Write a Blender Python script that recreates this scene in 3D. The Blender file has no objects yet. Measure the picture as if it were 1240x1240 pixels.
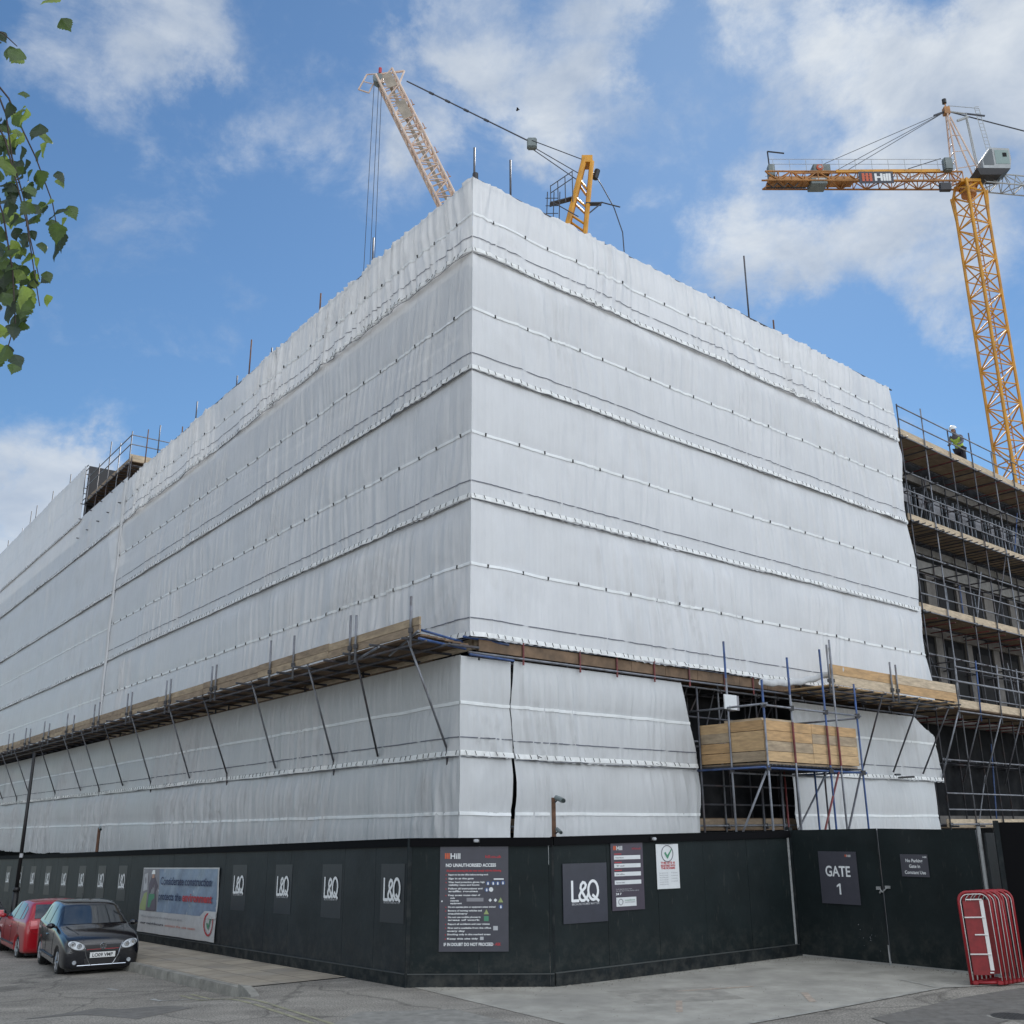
import bpy, bmesh, math, random
import numpy as np
from mathutils import Vector, Matrix
random.seed(11)
sc = bpy.context.scene
COL = sc.collection
R_ = math.radians

# ------------------------------------------------------------------ frames
class Frame:
    """vertical plane: P origin, D horizontal direction, O outward normal"""
    def __init__(s, P, D, flip=1):
        s.P = Vector((P[0], P[1], 0)); s.D = Vector((D[0], D[1], 0)).normalized()
        s.O = Vector((-s.D.y, s.D.x, 0)) * flip; s.Z = Vector((0, 0, 1))
    def __call__(s, u, z, o=0.0):
        return s.P + s.D * u + s.O * o + s.Z * z
DLx = math.radians(126.657); DRx = math.radians(40.773)
C0 = (-0.876, 20.7)
FL = Frame(C0, (math.cos(DLx), math.sin(DLx)))             # left face, outward = OL
FR = Frame(C0, (math.cos(DRx), math.sin(DRx)), -1)         # right face, outward = OR
HB = (-1.83, 18.77)
HL = Frame(HB, (math.cos(DLx), math.sin(DLx)))
HF = Frame(HB, (2.51, -0.02), -1)
H2 = Frame((0.68, 18.75), (5.11, 3.51), -1)
HG = Frame((5.79, 22.26), (2.34, -2.72), -1)
HR = Frame((8.64, 18.90), (3.6, -1.0), -1)

def sstep(a, b, x):
    t = max(0.0, min(1.0, (x - a) / (b - a))); return t * t * (3 - 2 * t)
def pave_z(x, y):
    s = (x - HB[0]) * HL.D.x + (y - HB[1]) * HL.D.y
    s = max(-30.0, min(s, 75.0))
    r = (Vector((x, y, 0)) - H2.P).dot(H2.D)
    lift = 0.07 * sstep(0, 8, r)
    return (-0.0265 * s if s > 0 else 0.0) + lift
def road_z(x, y):
    s = (x - HB[0]) * HL.D.x + (y - HB[1]) * HL.D.y
    o = (x - HB[0]) * HL.O.x + (y - HB[1]) * HL.O.y
    a = sstep(2.17, 2.27, s); b = sstep(.6, 2.6, s); k = sstep(2.0, 2.14, o); lo = sstep(-1.0, 0.0, o)
    return pave_z(x, y) - 0.16 * lo * (a * (1 - k) + b * k)

# ------------------------------------------------------------------ noise
def hsh(i, j, seed):
    v = np.sin(i * 127.1 + j * 311.7 + seed * 74.7) * 43758.5453
    return v - np.floor(v)
def vn(x, y, seed=0):
    x = np.asarray(x, float); y = np.asarray(y, float)
    xi = np.floor(x); yi = np.floor(y); fx = x - xi; fy = y - yi
    fx = fx * fx * (3 - 2 * fx); fy = fy * fy * (3 - 2 * fy)
    a = hsh(xi, yi, seed); b = hsh(xi + 1, yi, seed); c = hsh(xi, yi + 1, seed); d = hsh(xi + 1, yi + 1, seed)
    return (a + (b - a) * fx) * (1 - fy) + (c + (d - c) * fx) * fy

# ------------------------------------------------------------------ materials
def mat(name, col, rough=0.6, metal=0.0, noise=0.0, nscale=8.0, bump=0.0, bscale=40.0, spec=0.5, transl=0.0, emit=None, coat=0.0, dirt=None, dscale=2.0, stretch=(1, 1, 1), damt=.5):
    m = bpy.data.materials.new(name); m.use_nodes = True
    nt = m.node_tree; N = nt.nodes; Lk = nt.links
    b = N['Principled BSDF']; out = N['Material Output']
    b.inputs['Roughness'].default_value = rough; b.inputs['Metallic'].default_value = metal
    b.inputs['Specular IOR Level'].default_value = spec
    if coat: b.inputs['Coat Weight'].default_value = coat; b.inputs['Coat Roughness'].default_value = 0.05
    tc = N.new('ShaderNodeTexCoord'); mp = N.new('ShaderNodeMapping'); mp.inputs['Scale'].default_value = stretch
    Lk.new(tc.outputs['Object'], mp.inputs['Vector'])
    colsock = None
    if noise > 0 or dirt:
        n = N.new('ShaderNodeTexNoise'); n.inputs['Scale'].default_value = nscale; n.inputs['Detail'].default_value = 6; n.inputs['Roughness'].default_value = .65
        Lk.new(mp.outputs['Vector'], n.inputs['Vector'])
        mx = N.new('ShaderNodeMix'); mx.data_type = 'RGBA'
        k = noise
        mx.inputs[6].default_value = (col[0] * (1 - k), col[1] * (1 - k), col[2] * (1 - k), 1)
        mx.inputs[7].default_value = (min(1, col[0] * (1 + k)), min(1, col[1] * (1 + k)), min(1, col[2] * (1 + k)), 1)
        mr = N.new('ShaderNodeMapRange'); mr.inputs[1].default_value = .32; mr.inputs[2].default_value = .68
        Lk.new(n.outputs['Fac'], mr.inputs[0]); Lk.new(mr.outputs[0], mx.inputs[0]); colsock = mx.outputs[2]
        if dirt:
            n2 = N.new('ShaderNodeTexNoise'); n2.inputs['Scale'].default_value = dscale; n2.inputs['Detail'].default_value = 5
            Lk.new(mp.outputs['Vector'], n2.inputs['Vector'])
            r2 = N.new('ShaderNodeMapRange'); r2.inputs[1].default_value = .5; r2.inputs[2].default_value = .72; r2.inputs[4].default_value = damt
            Lk.new(n2.outputs['Fac'], r2.inputs[0])
            m2 = N.new('ShaderNodeMix'); m2.data_type = 'RGBA'; m2.inputs[7].default_value = (*dirt, 1)
            Lk.new(r2.outputs[0], m2.inputs[0]); Lk.new(colsock, m2.inputs[6]); colsock = m2.outputs[2]
        Lk.new(colsock, b.inputs['Base Color'])
    else:
        b.inputs['Base Color'].default_value = (*col, 1)
    if bump > 0:
        n3 = N.new('ShaderNodeTexNoise'); n3.inputs['Scale'].default_value = bscale; n3.inputs['Detail'].default_value = 4
        Lk.new(mp.outputs['Vector'], n3.inputs['Vector'])
        bp = N.new('ShaderNodeBump'); bp.inputs['Strength'].default_value = bump; bp.inputs['Distance'].default_value = .02
        Lk.new(n3.outputs['Fac'], bp.inputs['Height']); Lk.new(bp.outputs[0], b.inputs['Normal'])
    if emit:
        b.inputs['Emission Color'].default_value = (*emit[:3], 1); b.inputs['Emission Strength'].default_value = emit[3]
    if transl > 0:
        tr = N.new('ShaderNodeBsdfTranslucent')
        if colsock: Lk.new(colsock, tr.inputs['Color'])
        else: tr.inputs['Color'].default_value = (*col, 1)
        ms = N.new('ShaderNodeMixShader'); ms.inputs[0].default_value = transl
        Lk.new(b.outputs[0], ms.inputs[1]); Lk.new(tr.outputs[0], ms.inputs[2]); Lk.new(ms.outputs[0], out.inputs['Surface'])
    return m

M = {}
def sheet_mat(name, col, transl):
    m = mat(name, col, rough=.42, noise=.05, nscale=.7, transl=transl, dirt=(col[0] * .92, col[1] * .93, col[2] * .94), dscale=.35, spec=.35)
    nt = m.node_tree; N = nt.nodes; Lk = nt.links; b = N['Principled BSDF']
    tc = N.new('ShaderNodeTexCoord'); mp = N.new('ShaderNodeMapping'); mp.inputs['Scale'].default_value = (5.0, 5.0, .45)
    n = N.new('ShaderNodeTexNoise'); n.inputs['Scale'].default_value = 1.4; n.inputs['Detail'].default_value = 5; n.inputs['Distortion'].default_value = .4
    n2 = N.new('ShaderNodeTexNoise'); n2.inputs['Scale'].default_value = 60; n2.inputs['Detail'].default_value = 2
    bp = N.new('ShaderNodeBump'); bp.inputs['Strength'].default_value = .42; bp.inputs['Distance'].default_value = .08
    b2 = N.new('ShaderNodeBump'); b2.inputs['Strength'].default_value = .25; b2.inputs['Distance'].default_value = .004
    Lk.new(tc.outputs['Object'], mp.inputs['Vector']); Lk.new(mp.outputs[0], n.inputs['Vector']); Lk.new(tc.outputs['Object'], n2.inputs['Vector'])
    Lk.new(n.outputs['Fac'], bp.inputs['Height']); Lk.new(n2.outputs['Fac'], b2.inputs['Height']); Lk.new(bp.outputs[0], b2.inputs['Normal'])
    Lk.new(b2.outputs[0], b.inputs['Normal'])
    # light and shade of the pleats painted into the colour as vertical streaks
    mp2 = N.new('ShaderNodeMapping'); mp2.inputs['Scale'].default_value = (4.5, 4.5, .22); Lk.new(tc.outputs['Object'], mp2.inputs['Vector'])
    n5 = N.new('ShaderNodeTexNoise'); n5.inputs['Scale'].default_value = 2.2; n5.inputs['Detail'].default_value = 7; n5.inputs['Roughness'].default_value = .6; Lk.new(mp2.outputs[0], n5.inputs['Vector'])
    r5 = N.new('ShaderNodeMapRange'); r5.inputs[1].default_value = .3; r5.inputs[2].default_value = .72; r5.inputs[3].default_value = .955; r5.inputs[4].default_value = 1.035; Lk.new(n5.outputs['Fac'], r5.inputs[0])
    src = b.inputs['Base Color'].links[0].from_socket; vs_ = N.new('ShaderNodeVectorMath'); vs_.operation = 'SCALE'; Lk.new(src, vs_.inputs[0]); Lk.new(r5.outputs[0], vs_.inputs['Scale']); Lk.new(vs_.outputs[0], b.inputs['Base Color'])
    return m
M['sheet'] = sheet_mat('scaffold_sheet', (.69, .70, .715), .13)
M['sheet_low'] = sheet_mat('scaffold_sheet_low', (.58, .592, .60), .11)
M['band'] = mat('eyelet_band', (.86, .88, .88), rough=.4, transl=.2, noise=.06, nscale=3)
M['hem'] = mat('sheet_hem', (.88, .89, .88), rough=.4, transl=.2, noise=.12, nscale=6)
M['black'] = mat('black_rubber', (.012, .012, .013), rough=.6)
M['line'] = mat('dark_line', (.12, .13, .16), rough=.6)
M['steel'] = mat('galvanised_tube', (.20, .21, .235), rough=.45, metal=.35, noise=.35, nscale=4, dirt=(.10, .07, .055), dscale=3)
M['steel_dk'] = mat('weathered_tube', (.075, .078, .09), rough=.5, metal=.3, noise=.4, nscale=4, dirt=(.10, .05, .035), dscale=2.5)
M['steel_blue'] = mat('blue_painted_tube', (.035, .08, .22), rough=.5, noise=.4, nscale=5, dirt=(.10, .10, .12), dscale=2)
M['steel_red'] = mat('red_painted_tube', (.16, .03, .03), rough=.5, noise=.4, nscale=5, dirt=(.08, .06, .06), dscale=2)
M['fitting'] = mat('coupler_steel', (.05, .05, .055), rough=.55, metal=.4)
M['board'] = mat('scaffold_board', (.27, .205, .14), rough=.8, noise=.3, nscale=3, dirt=(.17, .12, .08), dscale=1.6, bump=.3, bscale=25, stretch=(1, 1, 5))
M['board_new'] = mat('fresh_timber_board', (.50, .34, .18), rough=.75, noise=.22, nscale=3, dirt=(.30, .2, .11), dscale=2.0, bump=.25, bscale=25, stretch=(1, 1, 6))
M['board_b'] = mat('timber_board_warm', (.46, .29, .14), rough=.75, noise=.25, nscale=2.2, dirt=(.26, .17, .09), dscale=2.6, bump=.25, bscale=25, stretch=(1, 1, 7))
M['board_c'] = mat('timber_board_weathered', (.35, .27, .18), rough=.8, noise=.3, nscale=2.6, dirt=(.20, .15, .11), dscale=1.7, bump=.25, bscale=25, stretch=(1, 1, 5))
M['board_pale'] = mat('pale_timber_board', (.50, .40, .28), rough=.75, noise=.25, nscale=3, dirt=(.28, .22, .16), dscale=2.2, bump=.25, bscale=25, stretch=(1, 1, 6))
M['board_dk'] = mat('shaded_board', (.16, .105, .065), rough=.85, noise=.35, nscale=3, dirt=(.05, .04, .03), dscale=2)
M['dark_wall'] = mat('breather_membrane', (.014, .015, .017), rough=.9, spec=.1, noise=.4, nscale=2, dirt=(.05, .05, .05), dscale=1.2)
M['slab'] = mat('concrete_slab', (.20, .195, .185), rough=.85, noise=.2, nscale=4, dirt=(.09, .085, .08), dscale=1.5)
M['colm'] = mat('concrete_column', (.14, .13, .12), rough=.85, noise=.2, nscale=4)
M['stud'] = mat('metal_stud', (.22, .24, .27), rough=.45, metal=.4)
M['void'] = mat('dark_opening', (.008, .008, .009), rough=.9)
M['hoard'] = mat('hoarding_paint', (.009, .0145, .0155), rough=.6, noise=.25, nscale=1.3, dirt=(.020, .025, .026), dscale=.9, bump=.12, bscale=14, spec=.2)
M['hoard_l'] = mat('hoarding_paint_lighter', (.015, .019, .022), rough=.5, noise=.35, nscale=1.1, dirt=(.032, .036, .038), dscale=.7, bump=.12, bscale=14, spec=.3)  # lighter, slightly glossier version of the hoarding paint
M['cap'] = mat('capping_black', (.003, .003, .004), rough=.7, spec=.1)
M['skirt'] = mat('kickboard_paint', (.009, .013, .015), rough=.6, spec=.2, noise=.4, nscale=4, dirt=(.06, .06, .055), dscale=3)
def muddy(m):
    nt = m.node_tree; N = nt.nodes; Lk = nt.links; b = N['Principled BSDF']; src = b.inputs['Base Color'].links[0].from_socket
    tc = N.new('ShaderNodeTexCoord'); sp = N.new('ShaderNodeSeparateXYZ'); geo = N.new('ShaderNodeNewGeometry'); Lk.new(geo.outputs['Position'], sp.inputs[0])
    n = N.new('ShaderNodeTexNoise'); n.inputs['Scale'].default_value = 5; n.inputs['Detail'].default_value = 8; n.inputs['Roughness'].default_value = .7; Lk.new(geo.outputs['Position'], n.inputs['Vector'])
    r = N.new('ShaderNodeMapRange'); r.inputs[1].default_value = .9; r.inputs[2].default_value = -.1; Lk.new(sp.outputs['Z'], r.inputs[0])
    r2 = N.new('ShaderNodeMapRange'); r2.inputs[1].default_value = .45; r2.inputs[2].default_value = .75; Lk.new(n.outputs['Fac'], r2.inputs[0])
    mu = N.new('ShaderNodeMath'); mu.operation = 'MULTIPLY'; Lk.new(r.outputs[0], mu.inputs[0]); Lk.new(r2.outputs[0], mu.inputs[1])
    # pale scuffs and drips
    mp = N.new('ShaderNodeMapping'); mp.inputs['Scale'].default_value = (3, 3, .6); Lk.new(geo.outputs['Position'], mp.inputs['Vector'])
    n2 = N.new('ShaderNodeTexNoise'); n2.inputs['Scale'].default_value = 6; n2.inputs['Detail'].default_value = 9; Lk.new(mp.outputs[0], n2.inputs['Vector'])
    r3 = N.new('ShaderNodeMapRange'); r3.inputs[1].default_value = .62; r3.inputs[2].default_value = .80; r3.inputs[4].default_value = .5; Lk.new(n2.outputs['Fac'], r3.inputs[0])
    mm = N.new('ShaderNodeMath'); mm.operation = 'MAXIMUM'; Lk.new(mu.outputs[0], mm.inputs[0]); Lk.new(r3.outputs[0], mm.inputs[1])
    mx = N.new('ShaderNodeMix'); mx.data_type = 'RGBA'; mx.inputs[7].default_value = (.060, .060, .054, 1); Lk.new(mm.outputs[0], mx.inputs[0]); Lk.new(src, mx.inputs[6]); Lk.new(mx.outputs[2], b.inputs['Base Color'])
muddy(M['hoard']); muddy(M['hoard_l']); muddy(M['skirt'])
M['ledge'] = mat('kickboard_ledge', (.05, .056, .056), rough=.6)
M['sign_navy'] = mat('sign_navy', (.030, .033, .048), rough=.3, noise=.12, nscale=5)
M['poster'] = mat('poster_navy', (.020, .023, .030), rough=.4, noise=.1, nscale=5)
M['jibp'] = mat('jib_plate_grey', (.30, .26, .21), rough=.6, noise=.3, nscale=1.5)
M['sign_grey'] = mat('sign_slate', (.055, .055, .07), rough=.35, noise=.08, nscale=6)
M['sign_plum'] = mat('sign_plum', (.055, .045, .065), rough=.35, noise=.1, nscale=5)
M['white'] = mat('white_print', (.72, .74, .75), rough=.5)
M['white_dim'] = mat('white_print_dim', (.42, .43, .45), rough=.5)
M['orange'] = mat('orange_print', (.52, .10, .04), rough=.5)
M['redp'] = mat('red_print', (.42, .03, .04), rough=.5)
M['bluep'] = mat('blue_print', (.05, .09, .22), rough=.5)
M['greenp'] = mat('green_print', (.07, .24, .14), rough=.5)
M['yellowp'] = mat('yellow_print', (.28, .34, .14), rough=.5)
M['greyp'] = mat('grey_print', (.22, .22, .24), rough=.5)
M['signwhite'] = mat('white_sign', (.62, .64, .65), rough=.4, noise=.05, nscale=6)
M['banner'] = mat('banner_vinyl', (.19, .26, .36), rough=.35, noise=.22, nscale=2.2, bump=.6, bscale=5, dirt=(.24, .30, .38), dscale=2.4)
M['banner_w'] = mat('banner_vinyl_white', (.50, .51, .51), rough=.4, noise=.08, nscale=4, bump=.3, bscale=5)
M['navytext'] = mat('navy_print', (.015, .03, .09), rough=.5)
M['crane'] = mat('crane_yellow', (.62, .29, .02), rough=.45, noise=.15, nscale=1.2, dirt=(.25, .12, .04), dscale=.9)
M['crane_b'] = mat('crane_jib_faded', (.66, .52, .43), rough=.5, noise=.2, nscale=1, dirt=(.40, .2, .13), dscale=.7)
M['crane_o'] = mat('crane_orange_brown', (.42, .19, .05), rough=.5, noise=.3, nscale=1, dirt=(.14, .08, .05), dscale=.8)
M['crane_g'] = mat('crane_grey', (.16, .19, .19), rough=.5, noise=.2, nscale=1.5)
M['crane_lg'] = mat('crane_light_grey', (.36, .38, .39), rough=.5, noise=.15, nscale=1.5)
M['rope'] = mat('wire_rope', (.06, .065, .08), rough=.5, metal=.3)
M['glass'] = mat('window_glass', (.02, .03, .032), rough=.04, spec=.9)
M['cabglass'] = mat('cab_glass', (.16, .24, .22), rough=.08, spec=.8)
M['rust'] = mat('rusty_post', (.12, .06, .035), rough=.8, noise=.4, nscale=10)
M['galv'] = mat('galvanised_post', (.30, .31, .31), rough=.55, noise=.25, nscale=6, metal=.2)
M['lamp'] = mat('lamp_post_black', (.010, .010, .011), rough=.45)
M['hivis'] = mat('hi_vis_yellow', (.45, .62, .10), rough=.7, noise=.2, nscale=10)
M['skin'] = mat('skin', (.45, .27, .2), rough=.6)
M['cloth_g'] = mat('grey_clothing', (.12, .11, .13), rough=.8)
M['cloth_n'] = mat('navy_trousers', (.02, .02, .03), rough=.8)
M['helmet'] = mat('white_helmet', (.78, .8, .8), rough=.35)
M['barr'] = mat('barrier_red', (.27, .010, .016), rough=.35, noise=.15, nscale=8)
M['barr_d'] = mat('barrier_red_panel', (.22, .012, .015), rough=.4, noise=.25, nscale=6)
M['barr_w'] = mat('barrier_white_reflective', (.70, .68, .66), rough=.35)
M['leafm'] = mat('birch_leaf', (.055, .095, .025), rough=.45, noise=.35, nscale=14, transl=.35)
M['leafl'] = mat('birch_leaf_light', (.16, .23, .05), rough=.4, noise=.3, nscale=14, transl=.55)
M['leafd'] = mat('birch_leaf_dark', (.022, .042, .018), rough=.45, noise=.3, nscale=14, transl=.25)
M['bark'] = mat('birch_bark', (.45, .43, .40), rough=.85, noise=.3, nscale=5, dirt=(.06, .05, .05), dscale=4)
M['twig'] = mat('birch_twig', (.045, .03, .028), rough=.7)
M['blackcar'] = mat('car_paint_black', (.003, .004, .008), rough=.2, spec=.4, coat=.85)
M['redcar'] = mat('car_paint_red', (.36, .006, .014), rough=.28, coat=.7)
M['greycar'] = mat('car_paint_dark_grey', (.02, .022, .025), rough=.25, coat=1.0)
M['tyre'] = mat('tyre_rubber', (.012, .012, .012), rough=.85)
M['alloy'] = mat('alloy_wheel', (.35, .36, .37), rough=.3, metal=.8)
M['chrome'] = mat('chrome', (.6, .62, .65), rough=.12, metal=1)
M['plastic'] = mat('black_plastic', (.012, .012, .014), rough=.5)
M['lens'] = mat('headlight_lens', (.42, .45, .48), rough=.08, spec=.9, noise=.4, nscale=9)
M['tail'] = mat('tail_lamp', (.62, .12, .13), rough=.12, coat=.6)
M['plate'] = mat('number_plate', (.72, .73, .72), rough=.4)
M['bird'] = mat('bird_feather', (.03, .03, .035), rough=.9)
M['carglass'] = mat('tinted_glass', (.015, .02, .024), rough=.03, spec=1.0, coat=.5)

# ------------------------------------------------------------------ mesh builder
class MB:
    def __init__(s): s.v = []; s.f = []
    def face(s, pts):
        i = len(s.v); s.v += [tuple(p) for p in pts]; s.f.append(tuple(range(i, i + len(pts)))); return s
    def hexa(s, p):                       # p: 8 corners, bottom 0-3 ring, top 4-7 ring
        i = len(s.v); s.v += [tuple(q) for q in p]
        for f in ((0, 3, 2, 1), (4, 5, 6, 7), (0, 1, 5, 4), (1, 2, 6, 5), (2, 3, 7, 6), (3, 0, 4, 7)): s.f.append(tuple(i + k for k in f))
        return s
    def fbox(s, F, u0, u1, z0, z1, o0, o1, zu=0.0):    # box in a frame; zu = z slope per metre of u
        a, b = zu * u0, zu * u1
        return s.hexa([F(u0, z0 + a, o0), F(u1, z0 + b, o0), F(u1, z0 + b, o1), F(u0, z0 + a, o1), F(u0, z1 + a, o0), F(u1, z1 + b, o0), F(u1, z1 + b, o1), F(u0, z1 + a, o1)])
    def box(s, c, d):
        x, y, z = c; a, b, h = d[0] / 2, d[1] / 2, d[2] / 2
        return s.hexa([(x - a, y - b, z - h), (x + a, y - b, z - h), (x + a, y + b, z - h), (x - a, y + b, z - h), (x - a, y - b, z + h), (x + a, y - b, z + h), (x + a, y + b, z + h), (x - a, y + b, z + h)])
    def tube(s, p, q, r=.025, n=6, r2=None, cap=True):
        p = Vector(p); q = Vector(q); d = q - p
        if d.length < 1e-6: return s
        d.normalize(); a = d.orthogonal().normalized(); b = d.cross(a); r2 = r if r2 is None else r2
        i = len(s.v)
        for k in range(n):
            t = 2 * math.pi * k / n; w = a * math.cos(t) + b * math.sin(t)
            s.v.append(tuple(p + w * r)); s.v.append(tuple(q + w * r2))
        for k in range(n):
            j = (k + 1) % n; s.f.append((i + 2 * k, i + 2 * j, i + 2 * j + 1, i + 2 * k + 1))
        if cap:
            s.f.append(tuple(i + 2 * k for k in reversed(range(n)))); s.f.append(tuple(i + 2 * k + 1 for k in range(n)))
        return s
    def path(s, pts, r=.02, n=6, r2=None):
        pts = [Vector(p) for p in pts]; m = len(pts); i = len(s.v); a = None
        r2 = r if r2 is None else r2
        for k, p in enumerate(pts):
            d = (pts[min(k + 1, m - 1)] - pts[max(k - 1, 0)]).normalized()
            a = d.orthogonal().normalized() if a is None else (a - d * a.dot(d)).normalized()
            b = d.cross(a); rr = r + (r2 - r) * k / (m - 1)
            for j in range(n):
                t = 2 * math.pi * j / n; s.v.append(tuple(p + (a * math.cos(t) + b * math.sin(t)) * rr))
        for k in range(m - 1):
            for j in range(n):
                j2 = (j + 1) % n; s.f.append((i + k * n + j, i + k * n + j2, i + (k + 1) * n + j2, i + (k + 1) * n + j))
        s.f.append(tuple(i + j for j in reversed(range(n)))); s.f.append(tuple(i + (m - 1) * n + j for j in range(n)))
        return s
    def disc(s, c, nrm, r, n=20, t=.004):
        c = Vector(c); return s.tube(c, c + Vector(nrm).normalized() * t, r, n)
    def ring(s, c, nrm, r, w, n=28):       # closed torus-like ring
        c = Vector(c); d = Vector(nrm).normalized(); a = d.orthogonal().normalized(); b = d.cross(a); m = 6; i = len(s.v)
        for k in range(n):
            t = 2 * math.pi * k / n; e = a * math.cos(t) + b * math.sin(t)
            for j in range(m):
                q = 2 * math.pi * j / m; s.v.append(tuple(c + e * (r + w * math.cos(q)) + d * w * math.sin(q)))
        for k in range(n):
            for j in range(m):
                k2 = (k + 1) % n; j2 = (j + 1) % m
                s.f.append((i + k * m + j, i + k2 * m + j, i + k2 * m + j2, i + k * m + j2))
        return s
    def grid(s, P):                        # P[i][j] points
        i = len(s.v); m = len(P); n = len(P[0])
        for row in P: s.v += [tuple(p) for p in row]
        for a in range(m - 1):
            for b in range(n - 1): s.f.append((i + a * n + b, i + a * n + b + 1, i + (a + 1) * n + b + 1, i + (a + 1) * n + b))
        return s
    def build(s, name, m, parent=None, smooth=False, bevel=0, kind=None):
        me = bpy.data.meshes.new(name)
        off = parent_loc(parent)
        vs = [(x - off.x, y - off.y, z - off.z) for x, y, z in s.v] if parent and off.length else s.v
        me.from_pydata(vs, [], s.f); me.materials.append(M[m] if isinstance(m, str) else m)
        if smooth:
            for p in me.polygons: p.use_smooth = True
        o = bpy.data.objects.new(name, me); COL.objects.link(o)
        if parent: o.parent = parent
        if bevel:
            bm = bmesh.new(); bm.from_mesh(me); bmesh.ops.remove_doubles(bm, verts=bm.verts, dist=1e-5)
            es = [e for e in bm.edges if len(e.link_faces) == 2 and e.calc_face_angle(0) > .6]
            bmesh.ops.bevel(bm, geom=es, offset=bevel, segments=2, affect='EDGES'); bm.to_mesh(me); bm.free()
        if kind: o['kind'] = kind
        return o
def parent_loc(p):
    v = Vector((0, 0, 0))
    while p is not None: v = v + p.location; p = p.parent
    return v
def npmesh(name, V, Fc, m, parent=None, smooth=True):
    me = bpy.data.meshes.new(name); off = parent_loc(parent)
    V = V - np.array([off.x, off.y, off.z])
    me.vertices.add(len(V)); me.vertices.foreach_set('co', V.astype(np.float32).ravel())
    me.loops.add(len(Fc) * 4); me.loops.foreach_set('vertex_index', Fc.astype(np.int32).ravel())
    me.polygons.add(len(Fc)); me.polygons.foreach_set('loop_start', np.arange(0, len(Fc) * 4, 4, dtype=np.int32)); me.polygons.foreach_set('loop_total', np.full(len(Fc), 4, dtype=np.int32))
    me.update(); me.validate(); me.materials.append(M[m])
    if smooth: me.polygons.foreach_set('use_smooth', np.ones(len(Fc), dtype=bool))
    o = bpy.data.objects.new(name, me); COL.objects.link(o)
    if parent: o.parent = parent
    return o
def thing(name, label, cat, loc=(0, 0, 0), group=None):
    o = bpy.data.objects.new(name, None); COL.objects.link(o); o.location = loc; o.empty_display_size = .2
    o['label'] = label; o['category'] = cat
    if group: o['group'] = group
    return o
def tag(o, label, cat, group=None):
    o['label'] = label; o['category'] = cat
    if group: o['group'] = group
    return o
def copy_tree(o, parent=None):
    c = o.copy(); COL.objects.link(c); c.parent = parent
    for ch in list(o.children): copy_tree(ch, c)
    return c

TXT = {}
def text(s, F, u, z, o, h, m, parent, width=None, align='L', bold=0.0, name='lettering', zu=0.0, dirsign=1, depth=.003, sy=1.0):
    """text on plane of a frame. reading direction = D*dirsign"""
    cu = bpy.data.curves.new('t', 'FONT'); cu.body = s; cu.size = 1.0; cu.offset = bold; cu.resolution_u = 3; cu.extrude = 0.0
    ob = bpy.data.objects.new('t', cu); COL.objects.link(ob)
    dg = bpy.context.evaluated_depsgraph_get(); me = bpy.data.meshes.new_from_object(ob.evaluated_get(dg))
    bpy.data.objects.remove(ob); bpy.data.curves.remove(cu)
    xs = [v.co.x for v in me.vertices]; ys = [v.co.y for v in me.vertices]
    x0, x1, y0, y1 = min(xs), max(xs), min(ys), max(ys)
    ky = h / .72; kx = ky if width is None else width / (x1 - x0)
    W = (x1 - x0) * kx
    base = parent_loc(parent)
    for v in me.vertices:
        a = (v.co.x - x0) * kx
        if align == 'C': a -= W / 2
        if align == 'R': a -= W
        uu = u + dirsign * a
        v.co = F(uu, z + v.co.y * ky + zu * uu, o + depth) - base
    me.materials.clear(); me.materials.append(M[m])
    ob = bpy.data.objects.new(name, me); COL.objects.link(ob)
    if parent: ob.parent = parent
    return ob

# ------------------------------------------------------------------ camera, light, sky
cam = bpy.data.cameras.new('camera'); co = bpy.data.objects.new('camera', cam); COL.objects.link(co); sc.camera = co
cam.sensor_width = 36; cam.lens = 36 * 1220 / 1240; cam.clip_end = 3000; cam.clip_start = .1
co.matrix_world = Matrix.Translation((0, 0, 2.6)) @ Matrix.Rotation(R_(90 + 17.352), 4, 'X') @ Matrix.Rotation(R_(-.3254), 4, 'Z')
SUN_EL, SUN_AZ = 42.0, 14.0
sun = bpy.data.lights.new('sun', 'SUN'); sun.energy = 3.6; sun.angle = R_(.6); sun.color = (1, .95, .87)
so = bpy.data.objects.new('sun', sun); COL.objects.link(so)
sd = Vector((math.sin(R_(SUN_AZ)) * math.cos(R_(SUN_EL)), math.cos(R_(SUN_AZ)) * math.cos(R_(SUN_EL)), math.sin(R_(SUN_EL))))
so.rotation_euler = sd.to_track_quat('Z', 'Y').to_euler(); so.location = (30, 60, 90)
sc.view_settings.view_transform = 'Standard'; sc.view_settings.look = 'None'; sc.view_settings.exposure = 0
w = bpy.data.worlds.new('World'); sc.world = w; w.use_nodes = True
N = w.node_tree.nodes; K = w.node_tree.links; N.clear()
wo = N.new('ShaderNodeOutputWorld'); bg = N.new('ShaderNodeBackground'); bg.inputs['Strength'].default_value = .115
sky = N.new('ShaderNodeTexSky'); sky.sky_type = 'NISHITA'; sky.sun_disc = False; sky.sun_elevation = R_(SUN_EL); sky.sun_rotation = R_(SUN_AZ)
sky.air_density = 1.0; sky.dust_density = .1; sky.ozone_density = 1.0
hs = N.new('ShaderNodeMix'); hs.data_type = 'RGBA'; hs.blend_type = 'MULTIPLY'; hs.inputs[0].default_value = 1; hs.inputs[7].default_value = (.60, .80, .93, 1)
K.new(sky.outputs[0], hs.inputs[6])
tc = N.new('ShaderNodeTexCoord'); nm = N.new('ShaderNodeVectorMath'); nm.operation = 'NORMALIZE'; K.new(tc.outputs['Generated'], nm.inputs[0])
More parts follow.
